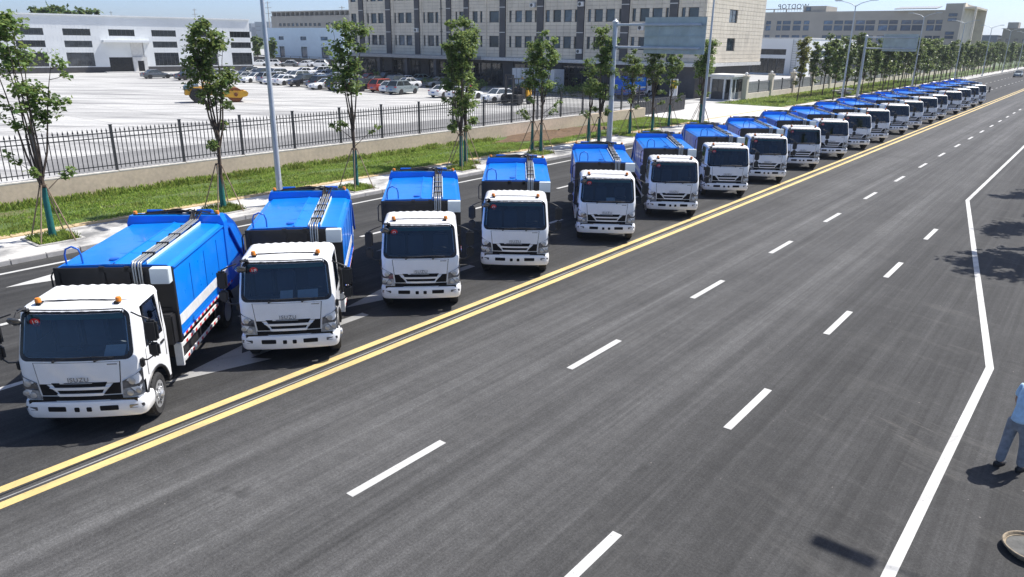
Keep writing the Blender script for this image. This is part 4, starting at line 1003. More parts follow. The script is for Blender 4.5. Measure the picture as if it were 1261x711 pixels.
    for x in (-101, -94.6, -88.2, -81.8, -76.2): B(MB().box(x-.3, x+.3, 83.0, 83.6, 0.1, 4.02), 'canopy_column', M['darkstone'], cp)
    k = 0; x = X0+1
    while x < X1-4:
        if k % 4 == 3: B(MB().box(x, x+2.0, Y0+.86, Y0+.998, .1, 3.9), 'stone_pier', M['darkstone'])
        else: window(b, 2.05, 3.3, (x+ox, Y0+.90+oy, .15), 0, M['wframe'], M['shopglass'], 1, True, 'shop_window')
        x += 2.2; k += 1
    for x, z in ((-57.9, 11.2), (-57.9, 5.2), (-89.4, 7.9), (-66.0, 11.2), (-48.6, 8.2)):
        a = B(MB().box(x-.42, x+.42, Y0-.5, Y0-.17, z, z+.6), 'air_conditioner', M['ac'], bevel=.02)
        B(MB().lathe([(.22, 0), (.22, -.02), (.05, -.03)], (x-.1, Y0-.502, z+.3), 'y', 14), 'fan_grille', M['wframe'], a)
office()

def factory():
    A = Vector((-153.8, 47.3, 0)); D = Vector((-144, 91.2, 0))-A; u = D.normalized(); ang = math.atan2(u.y, u.x)
    b = thing('factory_hall', 'low white clad factory hall with dark window strips at the left', 'building', (A.x, A.y, .1), ang)
    L0, L1, TOP = -46, 45.0, 10.05      # local x along the wall, -y faces the yard
    rib = MB(); wr = [(6.6, 7.78), (4.53, 5.68), (1.15, 3.6)]
    bays = [(-41.9+7.52*k, -41.9+7.52*k+4.5) for k in range(12)]
    MB().box(L0+.1, L1-.1, .2, 48, 0, TOP-.2).build('hall_core', M['plinth'], b)
    w_ = MB()
    gate = (17.7, 23.8)
    def solid(x0, x1, z0, z1): w_.box(x0, x1, 0, .21, z0, z1)
    zs = [1.0, 1.15, 3.6, 4.53, 5.68, 6.6, 7.78, TOP]
    for i in range(0, 8, 2): solid(L0, gate[0], zs[i], zs[i+1]); solid(gate[1], L1, zs[i], zs[i+1])
    solid(gate[0], gate[1], 5.68, 6.6); solid(gate[0], gate[1], 7.78, TOP)
    for z0, z1 in wr:
        x = L0
        for a, c in bays:
            if z0 < 6 and a < gate[1] and c > gate[0]:
                solid(x, gate[0], z0, z1); x = gate[1]; continue
            solid(x, a, z0, z1); x = c
        solid(x, L1, z0, z1)
    w_.box(L1-.2, L1, .21, 48, 0.0, TOP)
    wall = w_.build('cladding', M['clad'], b)
    rb = MB(); x = L0
    while x < L1:          # standing ribs of the sheet cladding
        for i in range(0, 8, 2):
            if gate[0] < x < gate[1] and i < 4: continue
            rb.box(x-.03, x+.03, -.016, -.001, zs[i]+.002, zs[i+1]-.002)
        x += .62
    tag(rb.build('cladding_rib', M['clad'], b), kind='stuff')
    MB().box(L0, gate[0], -.06, .15, 0, .998).box(gate[1]+.2, L1+.1, -.06, .15, 0, .998).build('plinth', M['plinth'], b)
    MB().box(L0-.1, L1+.1, -.25, .1, TOP, TOP+.22).build('gutter', M['clad'], b)
    MB().box(L0-.1, L1+.1, .101, 48.2, TOP-.19, TOP+.1).build('roof', M['clad'], b)
    for a, c in bays:
        for z0, z1 in wr:
            if z0 < 6 and a < gate[1] and c > gate[0]: continue
            window(b, c-a, z1-z0, (a, .08, z0), 0, M['wframe'], M['facglass'], 5, z1-z0 > 2)
    # black panel as the shade below a half open white roller shutter, side door, canopy
    MB().box(17.6, 21.75, .12, .2, 2.75, 5.68).build('gate_shutter', M['clad'], b)
    MB().box(17.75, 21.65, .16, .19, 0, 2.74).build('gate_shade_panel', M['frit'], b)
    MB().box(21.76, 22.55, -.3, .2, 0, 2.8).box(23.7, 24.3, -.3, .2, 0, 2.8).box(21.75, 24.3, -.31, .2, 2.1, 2.8).box(21.75, 24.0, .0, .2, 2.81, 5.67).build('door_porch', M['bandw'], b)
    MB().box(22.56, 23.69, .1, .19, 0, 2.09).build('side_door', M['frit'], b)
    MB().box(16.9, 25.2, -1.8, -.002, 5.45, 5.85).build('canopy', M['clad'], b)
    MB().box(16.5, 24.5, -2.2, -.3, -.1, .16).build('ramp', M['drive'], b)
factory()

def box_building(name, label, loc, w_, d_, h_, mat, rows=(), cols=(), gm=None, rz=0, roof=True, side_rows=None):
    """plain hall: walls with openings cut as recessed windows on the front (-y) face"""
    b = thing(name, label, 'building', loc, rz); wl = MB()
    zs = [0]+[q for r_ in rows for q in r_]+[h_]
    wl.box(0, w_, .3, d_, 0, h_)
    for i in range(0, len(zs), 2): wl.box(0, w_, 0, .299, zs[i], zs[i+1])
    for z0, z1 in rows:
        x = 0
        for a, c in cols: wl.box(x, a, .001, .299, z0, z1); x = c
        wl.box(x, w_, .001, .299, z0, z1)
        for a, c in cols: window(b, c-a, z1-z0, (a, .18, z0), 0, M['wframe'], gm or M['facglass'], 1 if c-a > 2 else 0)
    wl.build('wall', mat, b)
    if roof: MB().box(-.15, w_+.15, -.15, d_+.15, h_, h_+.3).build('roof_edge', mat, b)
    return b
# blue-white warehouse and the grey factory behind it, dark yard wall in front
bw = box_building('warehouse', 'pale blue clad warehouse behind the rows of parked white cars', (-194, 128, .05), 34.5, 40, 9.1, M['bclad'],
    [(1.6, 4.5), (6.2, 7.15)], [(6.2, 8.6), (16.3, 19.0), (25.3, 28.3)], M['bluegl'])
gb = box_building('factory_block', 'grey concrete block with small dark windows above the pale blue warehouse', (-268, 180, 0), 58, 30, 14.6, M['greycon'],
    [(9.2, 10.4), (11.2, 12.3)], [(5+2.75*k+(2 if k > 9 else 0), 6.7+2.75*k+(2 if k > 9 else 0)) for k in range(17)], M['wglass'])
pg = MB()
for k in range(20): pg.box(.5+k*3, .9+k*3, .1, 6, 14.9, 16.3)
pg.box(0, 58, .1, 6.2, 16.3, 16.7); pg.build('roof_pergola', M['greycon'], gb)
yw = thing('yard_wall', 'dark low wall with a rail in front of the pale blue warehouse', 'wall', (-206, 121, .05))
MB().box(0, 62, 0, .4, 0, 1.75).build('wall_body', M['plinth'], yw)
MB().tube([(0, .2, 2.15), (62, .2, 2.15)], .04, 5).build('rail', M['iron'], yw)
for k in range(16): MB().box(k*4.1, k*4.1+.08, .16, .24, 1.75, 2.16).build('rail_post', M['iron'], yw)
lawn = patch('weed_verge', -162, 117.5, 22, 3, .12, M['soil'], 9, h=.05)

# right background: long grey works with end tower, white hall in front of it
def works():
    X = -98.0; b = thing('works_building', 'long grey works building with paired blue windows, end tower and WODTOP roof letters', 'building', (X, 250, 0))
    cols = [(-95.4, -94.9), (-93.8, -92.1), (-90.2, -88.7), (-88.3, -85.7), (-84.9, -82.4), (-81.6, -79.8), (-75.4, -72.7), (-72.2, -69.6), (-69.2, -66.6), (-65.9, -63.3), (-63.0, -60.4), (-59.4, -56.8), (-56.5, -54.1), (-53.2, -50.5), (-50.2, -47.5), (-46.4, -44.4), (-44.1, -42.4)]
    rows = [(2.2, 5.2), (6.6, 7.9), (8.2, 9.72), (11.1, 12.65), (12.96, 14.07)]
    wl = MB(); w_ = 55.8; h_ = 16.2; zs = [0]+[q for r_ in rows for q in r_]+[h_]
    wl.box(0, w_, .3, 24, 0, h_)
    for i in range(0, len(zs), 2): wl.box(0, w_, 0, .299, zs[i], zs[i+1])
    for z0, z1 in rows:
        x = 0
        for a, c in cols:
            wl.box(x, a-X, .001, .299, z0, z1); x = c-X
            window(b, c-a, z1-z0, (a-X, .16, z0), 0, M['wframe'], M['bluegl'], 1 if c-a > 1.2 else 0)
        wl.box(x, w_, .001, .299, z0, z1)
    wl.build('wall', M['greycon'], b)
    MB().box(-.1, w_, -.1, 24, h_, h_+.5).build('parapet', M['greycon'], b)
    tw = MB().box(55.81, 60.2, -.6, 24, 0, 18.4).build('end_tower', M['greycon'], b)
    MB().box(60.21, 60.6, -.8, 3, 0, 18.5).box(60.3, 60.55, 3.01, 20, 0, 17.9).box(60.21, 63.5, 19.5, 20.2, 0, 17.4).box(60.61, 63.5, -.5, 20.2, 17.0, 17.5).box(63.1, 63.6, -.5, .2, 0, 17).build('tower_fin', M['stone'], tw)
    for z in (4.5, 8.9, 10.0, 13.6, 14.9): window(tw, 2.2, .85, (56.9, -.72, z), 0, M['wframe'], M['bluegl'], 2)
    MB().box(15.6, 22.6, .5, 12, 16.71, 18.4).build('roof_house', M['greycon'], b); window(b, 1.5, 1.2, (16.4, .4, 16.9), 0, M['wframe'], M['bluegl'])
    MB().box(2, 15, .6, 1.0, 17.5, 17.75).box(2.2, 2.5, .6, 1, 16.7, 17.5).box(6, 6.3, .6, 1, 16.7, 17.5).box(10, 10.3, .6, 1, 16.7, 17.5).build('roof_rail', M['greycon'], b)
    me = text_mesh('WODTOP', 2.05, .08, 1.12); me.materials.append(M['wframe'])
    s_ = link('roof_letters', me, b, (10.9, 4.5, 18.5)); s_.rotation_euler = (R(90), 0, R(180))      # the sign faces away from the road side
    for k in range(12): MB().box(6+k*.9, 6.06+k*.9, 4.5, 4.6, 17.0, 18.2).build('letter_post', M['wframe'], b)
    MB().prism([(-3, 16.9), (5, 17.8), (5, 17.95), (-3, 17.1)], 43, 54, 'x').build('roof_canopy', M['canopy'], b)
works()
def white_hall():
    b = thing('white_hall', 'white block hall with a dark window strip in front of the grey works building', 'building', (-72, 175, 0))
    W, H = 16.5, 8.0
    wl = MB().box(0, W, .3, 42, 0, H); xs = [(0, 12.2)]
    for z0, z1 in ((0, .4), (3.7, 4.5), (5.75, H)): wl.box(0, W, 0, .299, z0, z1)
    for z0, z1 in ((.4, 3.7), (4.5, 5.75)): wl.box(11.8, W, .001, .299, z0, z1)
    wl.box(W, W+.25, 0, 2.2, 0, H).box(W, W+.25, 2.2, 42, 5.5, H).box(W, W+.25, 2.2, 42, 3.6, 4.0)
    wl.build('wall', M['clad'], b)
    window(b, 11.8, 1.25, (0, .15, 4.5), 0, M['wframe'], M['facglass'], 4)
    for k in range(6): window(b, 1.9, 3.3, (.1+1.95*k, .15, .4), 0, M['wframe'], M['facglass'], 1, True)
    for k in range(11): window(b, 3.4, 1.5, (W+.12, 2.4+3.6*k, 4.0), math.pi/2, M['wframe'], M['bluegl'], 1); window(b, 3.4, 3.2, (W+.12, 2.4+3.6*k, .4), math.pi/2, M['wframe'], M['facglass'], 2, True)
    ld = MB().box(13.2, 13.28, -.25, -.17, .5, 7.9).box(14.3, 14.38, -.25, -.17, .5, 7.9)
    for k in range(14): ld.box(13.28, 14.3, -.24, -.18, .8+k*.5, .86+k*.5)
    ld.build('ladder', M['canopy'], b)
    MB().box(-.1, W+.35, -.1, 42.1, H, H+.25).build('roof_edge', M['bandw'], b)
white_hall()
M['farblue'] = paint('slate_blue_cladding', (.10, .13, .19), .7, var=.1, scale=.2)
M['farbrown'] = paint('tan_render', (.26, .22, .17), .8, var=.1, scale=.2)
fb = box_building('distant_hall', 'slate blue hall at the far end of the road beyond the tree rows', (-69.5, 500, 0), 13, 30, 13.0, M['farblue'], [(9.4, 10.2)], [(9, 12)], M['bluegl'])
fc = box_building('distant_block', 'tan stepped block at the right end of the skyline', (-54.5, 500, 0), 16, 30, 16.6, M['farbrown'], [(6, 7.5), (10, 11.5)], [(2, 4), (6, 8), (10, 12)], M['wglass'])
MB().box(1.5, 6.5, 2, 12, 16.9, 20).build('roof_house', M['greycon'], fc); MB().box(-5, -.01, 4, 20, 0, 11.2).build('side_wing', M['farbrown'], fc)
M['farcity'] = paint('hazed_tower_render', (.24, .29, .37), .8, var=.08, scale=.05)  # blue of the distance haze mixed into the towers' own colour
for i, (x0, x1, h_, lb) in enumerate(((-1498, -1468, 43, 'bluish distant tower just right of the white factory roof'), (-1466, -1424, 35, 'broad bluish distant block between two taller towers'), (-1421, -1372, 38, 'stepped bluish distant block left of the first lamp post'), (-1361, -1348, 41, 'thin bluish distant tower right of the first lamp post'), (-1345, -1285, 31, 'low bluish distant block beside the grey concrete block'))):
    box_building('distant_tower', lb, (x0, 900+i*7, 0), x1-x0, 20, h_, M['farcity'], [(h_*.55, h_*.6), (h_*.75, h_*.8)], [(2, (x1-x0)*.4), ((x1-x0)*.55, x1-x0-2)], M['farblue'])
# power poles
def power_pole(x, y, h_, label):
    t = thing('power_pole', label, 'power pole', (x, y, 0), 0, 'thin power poles on the skyline')
    MB().tube([(0, 0, 0), (0, 0, h_)], [.28, .16], 6).build('mast', M['greycon'], t)
    for z, l in ((h_-.6, 1.9), (h_-2.6, 2.6), (h_-5, 2.2)): MB().box(-l, l, -.08, .08, z-.08, z+.08).build('cross_arm', M['greycon'], t)
power_pole(-362, 200, 20, 'thin power pole above the middle of the white factory roof'); power_pole(-299.5, 200, 22, 'thin power pole beside the first lamp post')
power_pole(-248.5, 200, 19.2, 'power pole above the grey block next to the office building'); power_pole(-453, 200, 20, 'small power pole right of the wooded skyline clump')

# ------------------------------------------------------------------ gatehouse, pillar wall, notice board
def gatehouse():
    g = thing('gatehouse', 'small white gatehouse with dark windows beside the driveway', 'gatehouse', (-39.0, 87.7, .12)); W, Dp, H = 2.8, 3.6, 3.0
    MB().box(-.5, W+.5, -.6, Dp+.5, -.1, .12).build('plinth', M['drive'], g)
    wl = MB()
    for x in (0, 1.75, W-.22): wl.box(x, x+.22, 0, .22, .12, 2.5)
    for y in (1.1, 3.38): wl.box(W-.22, W, y, y+.22, .12, 2.5)
    wl.box(0, W, 0, Dp, 2.5, 2.75).box(.02, .1, .22, Dp, .12, 2.5).box(.1, W, Dp-.1, Dp, .12, 2.5); wl.build('wall', M['ac'], g)
    MB().box(.22, 1.75, .05, .15, .12, .95).box(1.97, W-.22, .05, .15, .12, .95).build('dark_panel', M['plinth'], g)
    MB().box(W-.15, W-.05, .22, 1.1, .12, .95).box(W-.15, W-.05, 1.32, 3.38, .12, .95).build('grey_panel', M['canopy'], g)
    window(g, 1.53, 1.55, (.22, .06, .95), 0, M['wframe'], M['facglass'], 1); window(g, 2.06, 1.55, (W-.06, 1.32, .95), math.pi/2, M['wframe'], M['facglass'], 1); window(g, .88, 1.55, (W-.06, .22, .95), math.pi/2, M['wframe'], M['facglass'], 0)
    MB().box(-.35, W+.35, -.35, Dp+.35, 2.751, 3.05).build('roof', M['bandw'], g, bevel=.04)
gatehouse()
def pillar_wall():
    t = thing('pillar_wall', 'cream pillared wall with grey panels running beyond the gatehouse', 'wall', (-35.6, 90.5, .12))
    pil = MB().box(-.3, .3, -.3, .3, 0, 2.75).box(-.38, .38, -.38, .38, 2.75, 2.93).mesh('pillar', M['stone'], bevel=.02)
    ball = MB().lathe([(0, -.2), (.12, -.16), (.19, -.06), (.2, 0), (.19, .06), (.12, .16), (0, .2)], (0, 0, 3.12), 'z', 12).mesh('lamp_ball', M['ac'], smooth=60)
    low = MB().box(-.16, .16, .31, 8.29, 0, .75).mesh('low_wall', M['stone']); pan = MB()
    for k in range(34): pan.box(-.03, .03, .34+.234*k, .34+.234*k+.19, .76, 2.15)
    pan.box(-.05, .05, .31, 8.29, 1.9, 1.97).box(-.05, .05, .31, 8.29, .9, .97)
    pan = pan.mesh('grey_slat', M['canopy']); mid = MB().box(-.08, .08, 4.22, 4.38, .75, 2.3).mesh('mid_post', M['iron'])
    for k in range(26):
        y = 8.6*k; p = link('pillar', pil, t, (0, y, 0)); link('lamp_ball', ball, p)
        link('low_wall', low, t, (0, y, 0)); link('mid_post', mid, t, (0, y, 0)); tag(link('grey_slat', pan, t, (0, y, 0)), kind='stuff')
pillar_wall()
M['yellow'] = paint('yellow_print', (.75, .50, .03), .5)
nb = thing('notice_board', 'tall white board with a yellow top standing at the driveway', 'notice board', (-36.6, 73.2, .12))
MB().box(-.42, .42, -.06, .06, .3, 3.0).build('board', M['ac'], nb, bevel=.01); MB().box(-.36, .36, -.068, -.062, 2.0, 2.85).build('yellow_field', M['yellow'], nb)
for x in (-.4, .4): MB().box(x-.04, x+.04, -.05, .05, 0, .3).build('foot', M['canopy'], nb)
cp = thing('camera_post', 'thin grey camera post with a small head behind the gantry pole', 'camera post', (-38.6, 68.2, .12))
MB().tube([(0, 0, 0), (0, 0, 3.2)], .06, 8).build('pole', M['galv'], cp); MB().box(-.25, .25, -.35, .1, 3.1, 3.35).build('camera_head', M['galv'], cp, bevel=.03); MB().box(-.2, .2, -.15, .15, 1.6, 2.2).build('control_box', M['ac'], cp)
# white site boxes before the shops
for k, (x, lb) in enumerate(((-66.6, 'leftmost white site box in front of the office shops'), (-64.1, 'second white site box in front of the office shops'), (-61.6, 'third white site box, right of the second one'))):
    s_ = thing('site_box', lb, 'box', (x, 83, .12), 0, 'white site boxes')
    MB().box(0, 2.4, 0, 2.2, .1, 3.0).build('box_wall', M['ac'], s_); 
    for xx in (0, .8, 1.6, 2.35): MB().box(xx, xx+.05, -.03, -.001, .1, 3.0).build('upright', M['canopy'], s_)
    MB().box(0, 2.4, -.04, -.031, 1.5, 1.56).build('mid_rail', M['canopy'], s_)
# big trees behind the factory, round trees by the warehouse, shrubs by the office
BIG = [tree_meshes(90+i, 7, 2.4, 7, 1.6, 12, .5, .1, 4, 1.2) for i in range(2)]
for i, (y, s) in enumerate(((71, 2.0), (73.5, 2.2), (76, 2.3), (78.5, 2.2), (81, 2.25), (83, 2.2), (85.5, 2.2), (88, 2.2))):
    t = thing('tree', ['leftmost', 'second', 'third', 'fourth', 'fifth', 'sixth', 'seventh', 'rightmost'][i]+' tree from the left in the dark clump behind the factory roof', 'tree', (-212+(i % 3)*4, y, -.5), 0, 'trees behind the factory')
    for nm, me in zip(('trunk', 'crown'), BIG[i % 2]): o = link(nm, me, t, rotz=i*1.3); o.scale = (s*.84, s*.84, s*.86)
for i, (x, y, s, lb) in enumerate(((-181, 116.5, 1.0, 'left round crowned tree in front of the pale blue warehouse'), (-175.5, 117.5, .95, 'right round crowned tree in front of the pale blue warehouse'))):
    t = thing('tree', lb, 'tree', (x, y, 0), 0, 'round trees by the warehouse')
    for nm, me in zip(('trunk', 'crown'), BIG[i]): o = link(nm, me, t, rotz=i); o.scale = (1.15*s, 1.15*s, s)
def shrub_mesh(seed):
    rs = np.random.RandomState(seed); c = rs.normal(size=(40, 3))*np.array([.55, .55, .35])+np.array([0, 0, .7]); c[:, 2] = np.abs(c[:, 2])
    V, F = leaf_cloud(rs, c, [.28]*40, 14, .16); st = MB()
    for q in c[::4]: st.tube([(0, 0, 0), tuple(q)], [.03, .01], 4)
    return st.mesh('stems', M['bark']), fast_mesh('foliage', V, F, M['leaf'])
SH = [shrub_mesh(s) for s in (1, 2, 3)]; rs_ = random.Random(8)
for i, (x, y) in enumerate(((-96, 80), (-92, 80.6), (-79, 78.5), (-75.5, 79), (-72.5, 78.6), (-69.6, 79.4), (-58, 79.5), (-56, 80.2), (-54, 79.6), (-52.4, 80.4), (-63, 80.3))):
    s_ = thing('shrub', ['leftmost', 'second', 'third', 'fourth', 'fifth', 'sixth', 'eighth', 'ninth', 'tenth', 'rightmost', 'seventh'][i]+' pale green shrub from the left before the office shops', 'shrub', (x, y, .1), 0, 'shrubs before the office')
    for nm, me in zip(('stems', 'foliage'), SH[i % 3]): o = link(nm, me, s_, rotz=i); q = rs_.uniform(.9, 1.5); o.scale = (q, q, q)
# heap of rubble slabs by the far verge
rb = thing('stone_slab_heap', 'heap of grey stone slabs on bare soil before the far gantry', 'stones', (-29.4, 111, .15))
for k in range(6):
    m_ = Matrix.Translation((rs_.uniform(-.6, .6), rs_.uniform(-1, 1), .12+.14*k)) @ Matrix.Rotation(rs_.uniform(0, 3), 4, 'Z') @ Matrix.Rotation(rs_.uniform(-.1, .1), 4, 'X')
    MB().box(-.8, .8, -.5, .5, -.07, .07, 0, m_).build('slab', M['kerb'], rb)
# ------------------------------------------------------------------ cars in the yard
CARP = {}
def car_paint(nm, col, met=.0):
    if nm not in CARP: CARP[nm] = paint(nm+'_car_paint', col, .28, met, var=.04, coat=.8)
    return CARP[nm]
PAL = {'white': (.78, .79, .80), 'silver': (.42, .44, .45), 'grey': (.10, .11, .12), 'black': (.015, .016, .02), 'red': (.42, .02, .03), 'orange': (.45, .06, .03), 'navy': (.02, .035, .08), 'teal': (.26, .31, .33), 'mint': (.55, .66, .62)}
M['carglass'] = dark_glass('car_glass', (.012, .015, .018), (.04, .05, .055), .05)
M['headl'] = paint('car_headlight', (.7, .72, .75), .1, .3); M['taill'] = paint('car_tail_light', (.45, .01, .015), .2)
def car_meshes(kind):
    """lower body lofted along the length, glasshouse, roof"""
    H = {'sedan': 1.45, 'suv': 1.70, 'hatch': 1.52}[kind]; L = {'sedan': 4.7, 'suv': 4.65, 'hatch': 4.0}[kind]; W = {'sedan': .90, 'suv': .93, 'hatch': .86}[kind]
    belt = {'sedan': .93, 'suv': 1.08, 'hatch': .98}[kind]; gz = .20 if kind != 'suv' else .25
    if kind == 'sedan': top = [(0, .62), (.04, .72), (.12, .82), (.30, .92), (.5, belt), (.72, belt+.02), (.86, belt+.04), (.97, .95), (1, .80)]
    elif kind == 'suv': top = [(0, .75), (.04, .88), (.10, .98), (.28, 1.06), (.5, belt), (.75, belt), (.92, belt+.02), (.98, 1.05), (1, .85)]
    else: top = [(0, .68), (.04, .8), (.12, .88), (.28, .95), (.5, belt), (.78, belt), (.94, belt), (.985, .98), (1, .75)]
    rings = []
    for t, zt in top:
        y = L/2-t*L; w_ = W*(1-.16*max(0, 1-t/.1)**2-.12*max(0, (t-.9)/.1)**2); zb = gz+.12*max(0, 1-t/.06)+.14*max(0, (t-.94)/.06); zm = zb+(zt-zb)*.55
        rings.append([Vector(p) for p in ((-w_*.92, y, zb), (-w_, y, zm-.1), (-w_, y, zm+.06), (-w_*.94, y, zt-.05), (-w_*.84, y, zt), (0, y, zt+.025), (w_*.84, y, zt), (w_*.94, y, zt-.05), (w_, y, zm+.06), (w_, y, zm-.1), (w_*.92, y, zb), (0, y, zb))])
    body = MB().loft(rings)
    for yy in (L*.31, -L*.29):
        for sg in (-1, 1):
            body.tube([(sg*(W-.012), yy+.36*math.cos(a), .33+.36*math.sin(a)) for a in np.linspace(0, math.pi, 9)], .03, 5, 1)
            body.lathe([(.345, sg*.0), (.345, sg*.012)], (sg*(W-.004), yy, .34), 'x', 16, 1)
    # glasshouse
    g = {'sedan': (L*.17, L*.01, -L*.21, -L*.37), 'suv': (L*.20, L*.06, -L*.36, -L*.475), 'hatch': (L*.24, L*.08, -L*.30, -L*.47)}[kind]
    lo = [(-W*.86, g[0]), (W*.86, g[0]), (W*.86, g[3]), (-W*.86, g[3])]; hi = [(-W*.66, g[1]), (W*.66, g[1]), (W*.66, g[2]), (-W*.66, g[2])]
    gh = MB().add([(x, y, belt-.02) for x, y in lo]+[(x, y, H-.05) for x, y in hi], [(0, 1, 5, 4), (1, 2, 6, 5), (2, 3, 7, 6), (3, 0, 4, 7), (4, 5, 6, 7)])
    rf = MB().loft([[Vector((x*1.02, y+(.03 if y > 0 else -.03), H-.065)) for x, y in hi], [Vector((x*.99, y, H-.02)) for x, y in hi], [Vector((x*.8, y*.93, H)) for x, y in hi]])
    pil = MB()
    for i in range(4): pil.tube([(lo[i][0]*1.005, lo[i][1], belt-.03), (hi[i][0]*1.01, hi[i][1], H-.05)], .042, 5)
    for sg in (-1, 1): pil.tube([(sg*W*.868, (g[0]+g[3])/2, belt), (sg*W*.675, (g[1]+g[2])/2, H-.06)], .03, 5)
    return dict(L=L, W=W, body=body, gh=gh.mesh('glasshouse', M['carglass'], bevel=.03), rf=rf, pil=pil, H=H)
CK = {k: car_meshes(k) for k in ('sedan', 'suv', 'hatch')}
CW = (MB().lathe([(.20, -.1), (.30, -.105), (.33, -.07), (.33, .07), (.30, .105), (.20, .1)], (0, 0, 0), 'x', 18).mesh('tyre', M['rubber'], smooth=40),
      MB().lathe([(.215, -.06), (.20, .085), (.08, .07), (.05, .095), (0, .095)], (0, 0, 0), 'x', 14).mesh('rim', M['rim'], smooth=35))
CMESH = {}
def car(x, y, kind, colr, rz, label, parts=True):
    k = CK[kind]; key = (kind, colr); p = car_paint(colr, PAL[colr], .35 if colr in ('silver', 'grey', 'teal') else 0)
    if key not in CMESH: CMESH[key] = (k['body'].mesh('body', [p, M['plastic']], smooth=40), k['rf'].mesh('roof', p, smooth=40), k['pil'].mesh('window_pillars', p, smooth=50))
    t = thing('parked_car', label, 'car', (x, y, .105), R(rz), 'cars parked in the yard')
    bd = link('body', CMESH[key][0], t); gh = link('glasshouse', k['gh'], t); link('roof', CMESH[key][1], t); link('window_pillars', CMESH[key][2], gh)
    L, W = k['L'], k['W']
    for yy in (L*.31, -L*.29):
        for sg in (-1, 1):
            w_ = link('wheel', CW[0], t, (sg*(W-.10), yy, .33)); r_ = link('rim', CW[1], w_); r_.rotation_euler = (0, 0, 0 if sg > 0 else math.pi)
    hz = .70 if kind == 'sedan' else .82
    for sg in (-1, 1):
        link('headlight', HL, t, (sg*W*.68, L/2-.10, hz)); link('tail_light', TL, t, (sg*W*.72, -L/2+.07, hz+.12))
        link('wing_mirror', WM, t, (sg*(W+.07), L*.16, k['H']*.66))
    link('number_plate', NP, t, (0, L/2+.005, .5)); link('number_plate', NP, t, (0, -L/2-.005, .62))
HL = MB().box(-.17, .17, -.1, .06, -.06, .06).mesh('headlight', M['headl'], bevel=.02); TL = MB().box(-.17, .17, -.05, .06, -.07, .07).mesh('tail_light', M['taill'], bevel=.02)
WM = MB().box(-.09, .09, -.04, .05, -.05, .06).mesh('wing_mirror', M['plastic'], bevel=.015); NP = MB().box(-.22, .22, -.01, .01, -.07, .07).mesh('number_plate', paint('plate_blue', (.05, .12, .4), .5))
